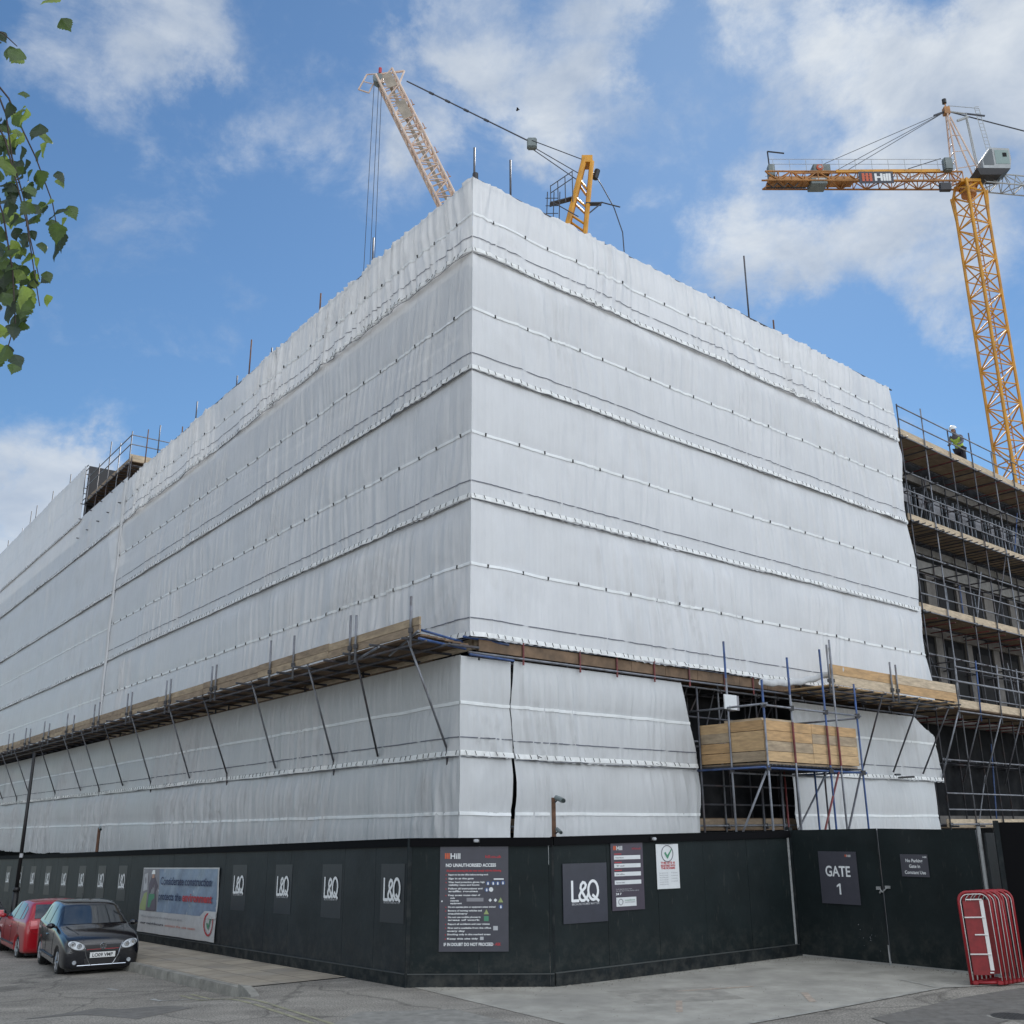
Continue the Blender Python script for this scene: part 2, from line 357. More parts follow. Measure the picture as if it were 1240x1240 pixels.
def noise_node(scale, detail, rough, dist=0.0, sc3=(1, 1, 1), loc=(0, 0, 0)):
    mp = N.new('ShaderNodeMapping'); mp.inputs['Scale'].default_value = sc3; mp.inputs['Location'].default_value = loc; K.new(nm.outputs[0], mp.inputs['Vector'])
    n = N.new('ShaderNodeTexNoise'); n.inputs['Scale'].default_value = scale; n.inputs['Detail'].default_value = detail; n.inputs['Roughness'].default_value = rough; n.inputs['Distortion'].default_value = dist
    K.new(mp.outputs[0], n.inputs['Vector']); return n.outputs['Fac']
def mth(op, a, b=None, c=None):
    n = N.new('ShaderNodeMath'); n.operation = op
    for i, x in enumerate((a, b, c)):
        if x is None: continue
        if isinstance(x, (int, float)): n.inputs[i].default_value = x
        else: K.new(x, n.inputs[i])
    return n.outputs[0]
CL = [(-0.324,0.685,0.653,0.9967,0.75),(-0.211,0.741,0.637,0.9979,0.55),(-0.287,0.711,0.642,0.9991,0.35),(-0.441,0.851,0.284,0.9960,1.00),(-0.385,0.869,0.310,0.9991,0.70),(-0.453,0.852,0.261,0.9982,0.80),(0.017,0.729,0.684,0.9947,0.70),(0.091,0.731,0.676,0.9987,0.50),(-0.042,0.729,0.684,0.9987,0.45),(-0.081,0.767,0.636,0.9982,0.60),(-0.106,0.796,0.596,0.9989,0.30),(0.063,0.787,0.614,0.9984,0.50),(0.002,0.766,0.643,0.9986,0.35),(0.254,0.698,0.670,0.9973,0.85),(0.294,0.707,0.643,0.9992,0.45),(0.398,0.704,0.589,0.9963,1.00),(0.420,0.672,0.610,0.9975,0.90),(0.353,0.734,0.580,0.9986,0.60),(0.259,0.795,0.548,0.9969,0.75),(0.164,0.812,0.560,0.9982,0.50),(0.350,0.791,0.502,0.9981,0.75),(0.218,0.828,0.517,0.9982,0.45),(0.297,0.810,0.505,0.9980,0.60),(0.409,0.786,0.464,0.9992,0.30),(0.431,0.766,0.477,0.9990,0.30)]
# warp the lookup direction so that the cloud banks have torn edges
wn = N.new('ShaderNodeTexNoise'); wn.inputs['Scale'].default_value = 7; wn.inputs['Detail'].default_value = 9; wn.inputs['Roughness'].default_value = .62; K.new(nm.outputs[0], wn.inputs['Vector'])
ws = N.new('ShaderNodeVectorMath'); ws.operation = 'SUBTRACT'; ws.inputs[1].default_value = (.5, .5, .5); K.new(wn.outputs['Color'], ws.inputs[0])
wm = N.new('ShaderNodeVectorMath'); wm.operation = 'SCALE'; wm.inputs['Scale'].default_value = .24; K.new(ws.outputs[0], wm.inputs[0])
wa = N.new('ShaderNodeVectorMath'); wa.operation = 'ADD'; K.new(nm.outputs[0], wa.inputs[0]); K.new(wm.outputs[0], wa.inputs[1])
wz = N.new('ShaderNodeVectorMath'); wz.operation = 'NORMALIZE'; K.new(wa.outputs[0], wz.inputs[0])
tot = None
for x, y, z, c, s_ in CL:
    dt = N.new('ShaderNodeVectorMath'); dt.operation = 'DOT_PRODUCT'; dt.inputs[1].default_value = (x, y, z); K.new(wz.outputs[0], dt.inputs[0])
    mr = N.new('ShaderNodeMapRange'); mr.interpolation_type = 'SMOOTHSTEP'; mr.inputs[1].default_value = 1 - (1 - c) * 2.0; mr.inputs[2].default_value = 1.0; mr.inputs[4].default_value = s_
    K.new(dt.outputs['Value'], mr.inputs[0])
    tot = mr.outputs[0] if tot is None else mth('ADD', tot, mr.outputs[0])
# unseen cloud added to light the shaded faces (behind the viewer and to the sides)
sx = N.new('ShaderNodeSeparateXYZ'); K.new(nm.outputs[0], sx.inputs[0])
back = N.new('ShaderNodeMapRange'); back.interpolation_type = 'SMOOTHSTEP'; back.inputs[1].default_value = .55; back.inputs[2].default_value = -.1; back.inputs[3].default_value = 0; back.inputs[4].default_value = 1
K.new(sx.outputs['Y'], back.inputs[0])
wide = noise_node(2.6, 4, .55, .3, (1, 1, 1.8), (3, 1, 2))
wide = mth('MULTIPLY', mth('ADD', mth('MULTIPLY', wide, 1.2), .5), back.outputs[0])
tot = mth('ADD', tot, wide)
fine = noise_node(9, 12, .64, .25, (1, 1, 1.4))
den = mth('ADD', mth('MULTIPLY', tot, .72), mth('MULTIPLY', mth('SUBTRACT', fine, .46), 2.3))
cm = N.new('ShaderNodeMapRange'); cm.interpolation_type = 'SMOOTHSTEP'; cm.inputs[1].default_value = .10; cm.inputs[2].default_value = 1.25; cm.inputs[4].default_value = .92; K.new(den, cm.inputs[0])
shade = noise_node(5, 6, .6, .3, (1, 1, 1.7), (7, 2, 5))
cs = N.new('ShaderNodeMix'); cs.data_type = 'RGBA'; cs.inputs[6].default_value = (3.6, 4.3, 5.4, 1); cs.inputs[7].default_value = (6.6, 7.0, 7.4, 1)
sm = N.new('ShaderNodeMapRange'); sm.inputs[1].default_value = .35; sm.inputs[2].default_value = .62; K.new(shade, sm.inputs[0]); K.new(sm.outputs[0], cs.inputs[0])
mx = N.new('ShaderNodeMix'); mx.data_type = 'RGBA'; K.new(cm.outputs[0], mx.inputs[0]); K.new(hs.outputs[2], mx.inputs[6])
# unseen cloud behind the viewer is brightened, most on the right, as added fill
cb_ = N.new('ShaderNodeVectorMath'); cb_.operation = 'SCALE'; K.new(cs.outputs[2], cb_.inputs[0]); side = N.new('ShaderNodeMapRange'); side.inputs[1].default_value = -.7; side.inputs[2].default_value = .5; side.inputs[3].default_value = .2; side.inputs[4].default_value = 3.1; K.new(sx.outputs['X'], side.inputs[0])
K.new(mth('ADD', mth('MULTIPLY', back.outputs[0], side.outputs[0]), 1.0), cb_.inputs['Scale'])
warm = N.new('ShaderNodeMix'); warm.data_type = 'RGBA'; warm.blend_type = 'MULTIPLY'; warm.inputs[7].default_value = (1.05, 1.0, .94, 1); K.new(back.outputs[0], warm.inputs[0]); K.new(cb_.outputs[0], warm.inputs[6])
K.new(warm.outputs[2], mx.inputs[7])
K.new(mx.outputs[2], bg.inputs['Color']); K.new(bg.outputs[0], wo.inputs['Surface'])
# ------------------------------------------------------------------ ground
def ground_mat():
    m = mat('asphalt', (.245, .226, .196), rough=.9, noise=.2, nscale=1.1, spec=.3, dirt=(.33, .308, .268), dscale=.22, damt=.7)
    nt = m.node_tree; N = nt.nodes; Lk = nt.links; b = N['Principled BSDF']
    tc = N.new('ShaderNodeTexCoord'); n = N.new('ShaderNodeTexNoise'); n.inputs['Scale'].default_value = 38; n.inputs['Detail'].default_value = 3
    Lk.new(tc.outputs['Object'], n.inputs['Vector'])
    src = b.inputs['Base Color'].links[0].from_socket
    # streaky tyre tracks and repairs
    mp = N.new('ShaderNodeMapping'); mp.inputs['Rotation'].default_value = (0, 0, R_(-126.6)); mp.inputs['Scale'].default_value = (.55, 1.5, 1)
    n2 = N.new('ShaderNodeTexNoise'); n2.inputs['Scale'].default_value = 1.2; n2.inputs['Detail'].default_value = 6
    Lk.new(tc.outputs['Object'], mp.inputs[0]); Lk.new(mp.outputs[0], n2.inputs['Vector'])
    r = N.new('ShaderNodeMapRange'); r.inputs[1].default_value = .35; r.inputs[2].default_value = .7; r.inputs[3].default_value = .84; r.inputs[4].default_value = 1.14; Lk.new(n2.outputs['Fac'], r.inputs[0])
    r2 = N.new('ShaderNodeMapRange'); r2.inputs[1].default_value = .36; r2.inputs[2].default_value = .64; r2.inputs[3].default_value = .62; r2.inputs[4].default_value = 1.38; Lk.new(n.outputs['Fac'], r2.inputs[0])
    mu = N.new('ShaderNodeMath'); mu.operation = 'MULTIPLY'; Lk.new(r.outputs[0], mu.inputs[0]); Lk.new(r2.outputs[0], mu.inputs[1])
    # thin cracks
    v = N.new('ShaderNodeTexVoronoi'); v.feature = 'DISTANCE_TO_EDGE'; v.inputs['Scale'].default_value = .38
    wn = N.new('ShaderNodeTexNoise'); wn.inputs['Scale'].default_value = 2.0; Lk.new(tc.outputs['Object'], wn.inputs['Vector'])
    mixv = N.new('ShaderNodeMix'); mixv.data_type = 'RGBA'; mixv.inputs[0].default_value = .25; Lk.new(tc.outputs['Object'], mixv.inputs[6]); Lk.new(wn.outputs['Color'], mixv.inputs[7])
    Lk.new(mixv.outputs[2], v.inputs['Vector'])
    r3 = N.new('ShaderNodeMapRange'); r3.inputs[1].default_value = .0; r3.inputs[2].default_value = .012; r3.inputs[3].default_value = .62; r3.inputs[4].default_value = 1; Lk.new(v.outputs['Distance'], r3.inputs[0])
    mu2 = N.new('ShaderNodeMath'); mu2.operation = 'MULTIPLY'; Lk.new(mu.outputs[0], mu2.inputs[0]); Lk.new(r3.outputs[0], mu2.inputs[1])
    vm = N.new('ShaderNodeVectorMath'); vm.operation = 'SCALE'; Lk.new(src, vm.inputs[0]); Lk.new(mu2.outputs[0], vm.inputs['Scale']); Lk.new(vm.outputs[0], b.inputs['Base Color'])
    bp = N.new('ShaderNodeBump'); bp.inputs['Strength'].default_value = .5; bp.inputs['Distance'].default_value = .006; Lk.new(n.outputs['Fac'], bp.inputs['Height']); Lk.new(bp.outputs[0], b.inputs['Normal'])
    return m
M['asphalt'] = ground_mat()
def slab_mat():
    m = mat('paving_slabs', (.38, .33, .26), rough=.85, noise=.2, nscale=1.6, dirt=(.34, .32, .285), dscale=.7, damt=.8)
    nt = m.node_tree; N = nt.nodes; Lk = nt.links; b = N['Principled BSDF']; src = b.inputs['Base Color'].links[0].from_socket
    tc = N.new('ShaderNodeTexCoord'); mp = N.new('ShaderNodeMapping'); mp.inputs['Rotation'].default_value = (0, 0, R_(-126.657))
    Lk.new(tc.outputs['Object'], mp.inputs[0]); br = N.new('ShaderNodeTexBrick'); br.inputs['Scale'].default_value = 1.0
    br.inputs['Brick Width'].default_value = .75; br.inputs['Row Height'].default_value = .6; br.inputs['Mortar Size'].default_value = .012
    br.inputs['Color1'].default_value = (.82, .82, .82, 1); br.inputs['Color2'].default_value = (1.12, 1.1, 1.06, 1); br.inputs['Mortar'].default_value = (.45, .45, .45, 1)
    Lk.new(mp.outputs[0], br.inputs['Vector'])
    n = N.new('ShaderNodeTexNoise'); n.inputs['Scale'].default_value = 60; Lk.new(tc.outputs['Object'], n.inputs['Vector'])
    vm = N.new('ShaderNodeVectorMath'); vm.operation = 'MULTIPLY'; Lk.new(src, vm.inputs[0]); Lk.new(br.outputs['Color'], vm.inputs[1]); Lk.new(vm.outputs[0], b.inputs['Base Color'])
    bp = N.new('ShaderNodeBump'); bp.inputs['Strength'].default_value = .3; bp.inputs['Distance'].default_value = .004; Lk.new(n.outputs['Fac'], bp.inputs['Height']); Lk.new(bp.outputs[0], b.inputs['Normal'])
    return m
M['slabs'] = slab_mat()
M['concrete'] = mat('forecourt_concrete', (.345, .33, .29), rough=.88, noise=.22, nscale=1.3, spec=.3, dirt=(.25, .24, .215), dscale=.45, damt=.85, bump=.35, bscale=50)
M['edging'] = mat('granite_edging', (.33, .32, .285), rough=.85, noise=.3, nscale=5)
M['patch_d'] = mat('tarmac_repair', (.16, .15, .135), rough=.9, noise=.25, nscale=6, spec=.3, dirt=(.17, .165, .155), dscale=1.5, bump=.4, bscale=60)
M['patch_l'] = mat('old_tarmac', (.25, .24, .215), rough=.9, noise=.25, nscale=5, spec=.3, dirt=(.19, .185, .17), dscale=1.1, bump=.4, bscale=60)
M['patch_c'] = mat('stained_concrete', (.30, .285, .25), rough=.9, noise=.25, nscale=3, spec=.3, dirt=(.23, .22, .20), dscale=1.3, bump=.3, bscale=60)
M['grit'] = mat('grit', (.22, .205, .175), rough=.95, noise=.4, nscale=20)
M['kerb'] = mat('kerb_stone', (.26, .25, .22), rough=.85, noise=.3, nscale=4, dirt=(.18, .175, .16), dscale=1.5, bump=.2)
M['ypaint'] = mat('worn_yellow_line', (.29, .275, .18), rough=.8, noise=.4, nscale=14, dirt=(.16, .155, .145), dscale=7, damt=1.0)
M['wpaint'] = mat('worn_white_line', (.36, .36, .34), rough=.8, noise=.3, nscale=14, dirt=(.16, .155, .145), dscale=9, damt=1.0)
M['opaint'] = mat('worn_survey_paint', (.38, .31, .25), rough=.85, noise=.3, nscale=10, dirt=(.24, .23, .205), dscale=6, damt=1.0)
M['iron'] = mat('cast_iron', (.06, .058, .055), rough=.7, noise=.3, nscale=20, bump=.6, bscale=60)

def axis(lo, hi, a, b, st):
    r = []; x = a
    while x <= b + 1e-6: r.append(x); x += st
    s = st
    while r[-1] < hi: s *= 1.45; r.append(min(hi, r[-1] + s))
    s = st
    while r[0] > lo: s *= 1.45; r.insert(0, max(lo, r[0] - s))
    return r
S_ = sorted(set(axis(-900, 1500, -14, 60, .5) + [.6, .95, 1.35, 1.8, 2.11, 2.2]) ); O_ = sorted(set([o for o in axis(-900, 900, -14, 16, .4) if not 1.9 < o < 2.3] + [1.9, 2.02, 2.13, 2.3]))
P = [[(lambda p: (p.x, p.y, road_z(p.x, p.y)))(HL(s, 0, o)) for o in O_] for s in S_]
g = MB().grid([list(r) for r in P]).build('ground', 'asphalt', smooth=True); g['kind'] = 'structure'

def draped(F, u0, u1, o0, o1, lift, name, m, step=.5, zf=road_z, par=None):
    n = max(1, int(abs(u1 - u0) / step)); k = max(1, int(abs(o1 - o0) / step)); rows = []
    for i in range(n + 1):
        row = []
        for j in range(k + 1):
            p = F(u0 + (u1 - u0) * i / n, 0, o0 + (o1 - o0) * j / k); row.append((p.x, p.y, zf(p.x, p.y) + lift))
        rows.append(row)
    return MB().grid(rows).build(name, m, par)
# forecourt in front of the hoarding
poly = [(-1.70, 18.72), (1.55, 14.12), (6.96, 18.07), (14, 19.2), (14, 25), (5.6, 25), (4.4, 22.6), (.6, 19.6), (-1.6, 19.5)]
bm = bmesh.new(); bm.faces.new([bm.verts.new((x, y, 0)) for x, y in poly]); bmesh.ops.triangulate(bm, faces=bm.faces[:])
for _ in range(4): bmesh.ops.subdivide_edges(bm, edges=bm.edges[:], cuts=1, use_grid_fill=False); bmesh.ops.triangulate(bm, faces=bm.faces[:])
for v in bm.verts: v.co.z = road_z(v.co.x, v.co.y) + .006
me = bpy.data.meshes.new('forecourt'); bm.to_mesh(me); bm.free(); me.materials.append(M['concrete'])
fc = bpy.data.objects.new('forecourt', me); COL.objects.link(fc); fc['kind'] = 'structure'
# pavement slab with thickness, kerb stones
rows = []
ss = [2.12 + i * .5 for i in range(150)]
mb = MB()
for j in range(len(ss) - 1):
    a, b = ss[j], ss[j + 1]
    pa = [HL(a, 0, -.6), HL(a, 0, 2.0)]; pb = [HL(b, 0, -.6), HL(b, 0, 2.0)]
    for p in pa + pb: p.z = pave_z(p.x, p.y) + .012
    mb.face([pa[0], pa[1], pb[1], pb[0]])
pv = mb.build('pavement', 'slabs'); pv['kind'] = 'structure'
kb = MB(); x = 2.12
while x < 70:
    L_ = .905
    a = HL(x, 0, 2.0); b = HL(x + L_ - .012, 0, 2.0)
    za, zb = pave_z(a.x, a.y), pave_z(b.x, b.y)
    j = .003 * math.sin(x * 7)
    kb.hexa([HL(x, za - .25, 2.003), HL(x + L_ - .01, zb - .25, 2.003), HL(x + L_ - .01, zb - .25, 2.15), HL(x, za - .25, 2.15), HL(x, za + .016 + j, 2.003), HL(x + L_ - .01, zb + .016 + j, 2.003), HL(x + L_ - .01, zb + .012 + j, 2.14), HL(x, za + .012 + j, 2.14)])
    x += L_
# dropped kerb
pts = [(2.11, 2.0, 2.15, .016), (1.8, 2.03, 2.19, .01), (1.35, 2.12, 2.28, -.02), (.95, 2.22, 2.38, -.045), (.6, 2.3, 2.46, -.06)]
for i in range(len(pts) - 1):
    (s0, a0, b0, z0), (s1, a1, b1, z1) = pts[i], pts[i + 1]
    kb.hexa([HL(s1, z1 - .3, a1), HL(s0, z0 - .3, a0), HL(s0, z0 - .3, b0), HL(s1, z1 - .3, b1), HL(s1, z1, a1), HL(s0, z0 - .055 if i == 0 else z0, a0), HL(s0, z0, b0), HL(s1, z1, b1)])
k = kb.build('kerb', 'kerb', bevel=.006); k['kind'] = 'structure'
# yellow lines, worn marks
for o in (2.50, 2.70):
    l = draped(HL, -9, 3.3, o, o + .07, .004, 'yellow_line', 'ypaint', step=.3); l['kind'] = 'structure'
class Seg(Frame):
    pass
def mark(p, q, w_, m, name, lift=.010):
    F = Frame(p, (q[0] - p[0], q[1] - p[1])); L_ = math.hypot(q[0] - p[0], q[1] - p[1])
    o = draped(F, 0, L_, -w_ / 2, w_ / 2, lift, name, m, step=.25); o['kind'] = 'structure'
mark((1.6, 14.12), (6.96, 18.05), .09, 'edging', 'edging_line', .011)
mark((6.96, 18.05), (13.0, 19.05), .08, 'edging', 'edging_line', .011)
mark((6.9, 18.1), (6.62, 19.0), .07, 'edging', 'edging_line', .0125)
mark((4.56, 16.94), (4.66, 17.8), .11, 'opaint', 'survey_mark')
mark((2.40, 16.2), (2.55, 17.2), .10, 'opaint', 'survey_mark')
mark((2.6, 18.1), (4.0, 18.5), .09, 'opaint', 'survey_mark')
mark((-7.75, 21.0), (-7.45, 20.7), .10, 'wpaint', 'parking_mark', .005)
mark((-6.35, 19.35), (-6.1, 19.05), .09, 'wpaint', 'parking_mark', .005)
mark((-6.1, 19.05), (-5.35, 19.25), .05, 'wpaint', 'parking_mark', .006)
def patchq(pts, m, name, lift):
    bm = bmesh.new(); bm.faces.new([bm.verts.new((x, y, 0)) for x, y in pts]); bmesh.ops.triangulate(bm, faces=bm.faces[:])
    for _ in range(3): bmesh.ops.subdivide_edges(bm, edges=bm.edges[:], cuts=1); bmesh.ops.triangulate(bm, faces=bm.faces[:])
    for v in bm.verts: v.co.z = road_z(v.co.x, v.co.y) + lift
    me = bpy.data.meshes.new(name); bm.to_mesh(me); bm.free(); me.materials.append(M[m]); o = bpy.data.objects.new(name, me); COL.objects.link(o); o['kind'] = 'structure'
patchq([(5.2, 14.6), (6.3, 14.9), (8.9, 16.9), (9.6, 18.1), (8.2, 17.9), (6.9, 17.1), (5.0, 15.6)], 'patch_d', 'tarmac_patch', .009)
patchq([(-2.6, 15.2), (-.6, 14.2), (.4, 14.9), (-.9, 16.6), (-2.3, 16.4)], 'patch_l', 'tarmac_patch', .0035)
patchq([(-7.6, 17.2), (-5.4, 15.9), (-4.9, 16.9), (-6.9, 18.4)], 'patch_d', 'tarmac_patch', .0035)
patchq([(1.9, 16.9), (3.6, 17.3), (3.3, 18.6), (1.5, 18.2)], 'patch_c', 'concrete_patch', .0075)
# grit and litter swept against the foot of the hoarding and the kerb
rg = random.Random(3); gb = MB()
def stone(x, y, z, r):
    i = len(gb.v); a = rg.random() * 3
    for k in range(4): gb.v.append((x + r * math.cos(a + k * 1.57) * rg.uniform(.6, 1.2), y + r * math.sin(a + k * 1.57) * rg.uniform(.6, 1.2), z))
    gb.v.append((x, y, z + r * rg.uniform(.5, 1)))
    for k in range(4): gb.f.append((i + k, i + (k + 1) % 4, i + 4))
for F_, L_ in ((HF, 2.5), (H2, 6.1), (HG, 3.9)):
    for k in range(int(L_ * 75)):
        u = rg.random() * L_; o = .05 + rg.expovariate(7); p = F_(u, 0, o); stone(p.x, p.y, road_z(p.x, p.y) + .009, rg.uniform(.004, .016))
for k in range(500):
    u = rg.uniform(-2, 30); p = HL(u, 0, 2.2 + rg.expovariate(5)); stone(p.x, p.y, road_z(p.x, p.y) + .002, rg.uniform(.004, .014))
for k in range(700):
    x, y = rg.uniform(-8, 9), rg.uniform(13.6, 19); stone(x, y, road_z(x, y) + .008, rg.uniform(.003, .011))
gr_ = gb.build('grit', 'grit'); gr_['kind'] = 'stuff'; gr_['label'] = 'fine grit swept along the foot of the hoarding and kerb'; gr_['category'] = 'gravel'
dc = thing('drain_cover', 'round cast iron access cover set in the asphalt at the lower right', 'drain cover', (6.95, 15.55, road_z(6.95, 15.55)))
MB().tube((6.95, 15.55, dc.location.z - .03), (6.95, 15.55, dc.location.z + .007), .33, 28).build('frame', 'kerb', dc)
mb = MB().tube((6.95, 15.55, dc.location.z - .02), (6.95, 15.55, dc.location.z + .013), .28, 28)
for i in range(-4, 5):
    mb.box((6.95 + i * .055, 15.55, dc.location.z + .015), (.02, 2 * math.sqrt(max(.001, .25 ** 2 - (i * .055) ** 2)), .008))
mb.build('lid', 'iron', dc)

# ------------------------------------------------------------------ hoarding
ZS = -.0265
def hoarding(name_label, F, L_, mname, h=2.4, base=0.0, zu=0.0, panel=1.22, skirt=True, capon=True, z_extra=0.0, light=(), corner=True):
    t = thing('site_hoarding', name_label, 'hoarding', F(0, base, 0), group=None)
    u = 0.0; i = 0
    while u < L_ - .05:
        v = min(L_, u + panel); j = .004 * ((i * 7) % 3)
        MB().fbox(F, u + .003, v - .003, base + .0, base + h - .02, -.018 - j * .3, .0 + j * .35, zu).build('panel', mname, t)
        u = v; i += 1
    if capon:
        MB().fbox(F, 0, L_, base + h - .125, base + h, .006, .05, zu).build('capping_rail', 'cap', t)
        MB().fbox(F, 0, L_, base + h, base + h + .018, -.06, .055, zu).build('top_plate', 'cap', t)
    if skirt:
        mb = MB(); u = 0
        while u < L_ - .05:
            v = min(L_, u + 2.44); mb.fbox(F, u + .002, v - .002, base - .25, base + .20, .006, .045, zu); u = v
        mb.build('kickboard', 'skirt', t)
        MB().fbox(F, 0, L_, base + .20, base + .215, .005, .052, zu).build('kickboard_ledge', 'ledge', t)
    # timber posts behind
    mb = MB(); u = .3
    while u < L_: mb.fbox(F, u, u + .1, base - .1, base + h - .05, -.13, -.03, zu); u += 2.44
    mb.build('rear_posts', 'board_dk', t)
    return t
tL = hoarding('long dark site hoarding running down the street to the left behind the parked cars', HL, 66, 'hoard_l', zu=ZS)
tF = hoarding('short dark hoarding bay at the street corner carrying the site safety board', HF, 2.51, 'hoard')
t2 = hoarding('dark green site hoarding between the corner bay and the gate, with three signs', H2, 6.18, 'hoard', zu=.011, base=.01)
MB().fbox(HL, -.03, .0, -.2, 2.41, -.02, .06).build('corner_post', 'skirt', tL)
MB().fbox(HF, 2.49, 2.53, -.1, 2.39, .0, .012).build('joint_strip', 'skirt', tF)
tR = hoarding('tall dark hoarding at the right edge of the photo beyond the gate', HR, 6, 'cap', h=2.62, base=.03, capon=False)
for (F, u, own) in ((HF, 1.17, 'above the safety board'), (H2, 2.32, 'above the white tick sign')):
    lt = thing('bulkhead_light', 'small grey hoarding light on the capping rail ' + own, 'light', F(u, 2.37, .06))
    MB().fbox(F, u - .06, u + .06, 2.335, 2.405, .052, .075).build('base_plate', 'plastic', lt)
    MB().fbox(F, u - .045, u + .045, 2.345, 2.395, .075, .125).build('diffuser', 'white_dim', lt, bevel=.012)

def board(F, u0, u1, z0, z1, mname, label, name='sign_board', group=None, th=.012, zu=0.0, tilt=0.0):
    base = Vector(F(u0, z0, 0)); t = thing(name, label, 'sign', base, group)
    MB().fbox(F, u0, u1, z0, z1, .010, .010 + th, zu).build('panel', mname, t)
    return t
def bar(F, t, u0, u1, z0, z1, m, name='print', o=.022, zu=0.0):
    return MB().face([F(u0, z0 + zu * u0, o + .0015), F(u1, z0 + zu * u1, o + .0015), F(u1, z1 + zu * u1, o + .0015), F(u0, z1 + zu * u0, o + .0015)]).build(name, m, t)
def bars(F, t, lst, m, name, o=.022):
    mb = MB()
    for u0, u1, z0, z1 in lst: mb.face([F(u0, z0, o + .0018), F(u1, z0, o + .0018), F(u1, z1, o + .0018), F(u0, z1, o + .0018)])
    return mb.build(name, m, t)
def lq(F, t, uc, zc, hh, ww, sgn, m='white', zu=0.0, tag_=True, o=.024):
    """monoline L & Q lettering from strokes"""
    r = hh * .07; mb = MB()
    def p(a, b): uu = uc + sgn * (a - .5) * ww; return F(uu, zc + (b - .5) * hh + zu * uu, o)
    def st(pts, close=False):
        for i in range(len(pts) - 1): seg(p(*pts[i]), p(*pts[i + 1]))
    def seg(a, b):
        a = Vector(a); b = Vector(b); d = (b - a)
        if d.length < 1e-5: return
        d.normalize(); n = d.cross(F.O).normalized() * r; a = a - d * r * .5; b = b + d * r * .5
        mb.face([a - n, b - n, b + n, a + n])
    st([(0.02, 1), (0.02, .03), (.25, .03)])
    amp = [(.62, 0.0), (.50, .17), (.36, .52), (.33, .66), (.35, .82), (.42, .93), (.49, .90), (.53, .80), (.50, .66), (.42, .55), (.33, .42), (.28, .28), (.29, .13), (.36, .03), (.45, .03), (.53, .12), (.60, .28), (.62, .38)]
    st(amp)
    cx, cy, rx, ry = .80, .52, .185, .47
    st([(cx + rx * math.cos(k * math.pi / 10), cy + ry * math.sin(k * math.pi / 10)) for k in range(21)])
    st([(.78, .28), (1.0, -.02)])
    # spread layers to keep overlapping strokes apart
    for i, fc_ in enumerate(mb.f):
        for k in fc_: mb.v[k] = tuple(Vector(mb.v[k]) + F.O * .00015 * i)
    mb.build('logo', m, t)
def tagline(F, t, uc, z, ww, hh, sgn, m, zu=0.0, o=.022):
    text('BECAUSE HOMES MATTER', F, uc, z, o, hh, m, t, width=ww, align='C', dirsign=sgn, zu=zu, name='tagline', bold=.01)

# company posters on the long hoarding
own = ['nearest the corner', 'second along from the corner', 'third along from the corner', 'immediately right of the banner',
       'first beyond the banner', 'second beyond the banner', 'third beyond the banner', 'fourth beyond the banner', 'fifth beyond the banner',
       'just right of the lamp post', 'hidden in part by the lamp post', 'left of the lamp post', 'farthest along the hoarding']
for i, u in enumerate((.58, 2.95, 5.2, 7.62, 16.6, 18.78, 21.05, 23.3, 25.65, 28.0, 30.2, 32.4, 34.8)):
    w2 = .42
    t = thing('poster', 'dark poster with white L&Q lettering, ' + own[i], 'poster', HL(u, 1.0 + ZS * u, 0), 'navy company posters on the long hoarding')
    MB().fbox(HL, u - w2, u + w2, 1.0, 1.99, .0042, .0062, ZS).build('panel', 'poster', t)
    lq(HL, t, u, 1.555, .37, .58, -1, zu=ZS, o=.016, m='white')
    if i < 10: tagline(HL, t, u, 1.32, .56, .03, -1, 'white_dim', zu=ZS, o=.013)
# blue banner on the long hoarding
t = thing('banner', 'large blue and white considerate construction banner with a worker picture on the long hoarding', 'banner', HL(8.8, .0, 0))
def bpts(u, z): return HL(u, z + ZS * u, .03 + .012 * math.sin(u * 3.1 + z * 2) + .01 * math.sin(u * 7 + z * 5))
def patch(u0, u1, z0, z1, m, name, lift=0, nu=14, nz=8):
    rows = []
    for i in range(nu + 1):
        rows.append([bpts(u0 + (u1 - u0) * i / nu, z0 + (z1 - z0) * j / nz) + HL.O * lift for j in range(nz + 1)])
    return MB().grid(rows).build(name, m, t, smooth=True)
patch(8.82, 14.65, .25, 1.93, 'banner_w', 'panel', nu=30, nz=10)
patch(8.9, 13.15, .80, 1.90, 'banner', 'blue_field', .004, nu=24)
patch(13.15, 14.62, .80, 1.90, 'greyp', 'worker_picture', .004)
def figpoly(pts, m, name, lift):
    mb = MB(); mb.face([bpts(u, z) + HL.O * lift for u, z in pts]); mb.build(name, m, t)
figpoly([(13.22, .82), (13.35, 1.3), (13.2, 1.45), (13.42, 1.68), (13.8, 1.7), (13.95, 1.5), (13.9, 1.2), (13.95, .82)], 'cloth_g', 'worker_figure', .010)
figpoly([(13.4, .9), (13.42, 1.25), (13.82, 1.25), (13.86, .9)], 'greenp', 'worker_trousers', .014)
figpoly([(13.48, 1.66), (13.52, 1.78), (13.7, 1.78), (13.74, 1.66)], 'skin', 'worker_face', .014)
figpoly([(13.42, 1.76), (13.5, 1.87), (13.72, 1.87), (13.8, 1.76)], 'helmet', 'worker_helmet', .018)
figpoly([(14.0, .82), (14.05, 1.3), (14.3, 1.25), (14.58, .95), (14.58, .82)], 'yellowp', 'second_worker', .012)
figpoly([(14.05, 1.35), (14.1, 1.8), (14.45, 1.75), (14.4, 1.3)], 'white_dim', 'second_worker_coat', .012)
text('Considerate construction', HL, 12.95, 1.5, .06, .20, 'navytext', t, width=3.75, dirsign=-1, zu=ZS, bold=.02)
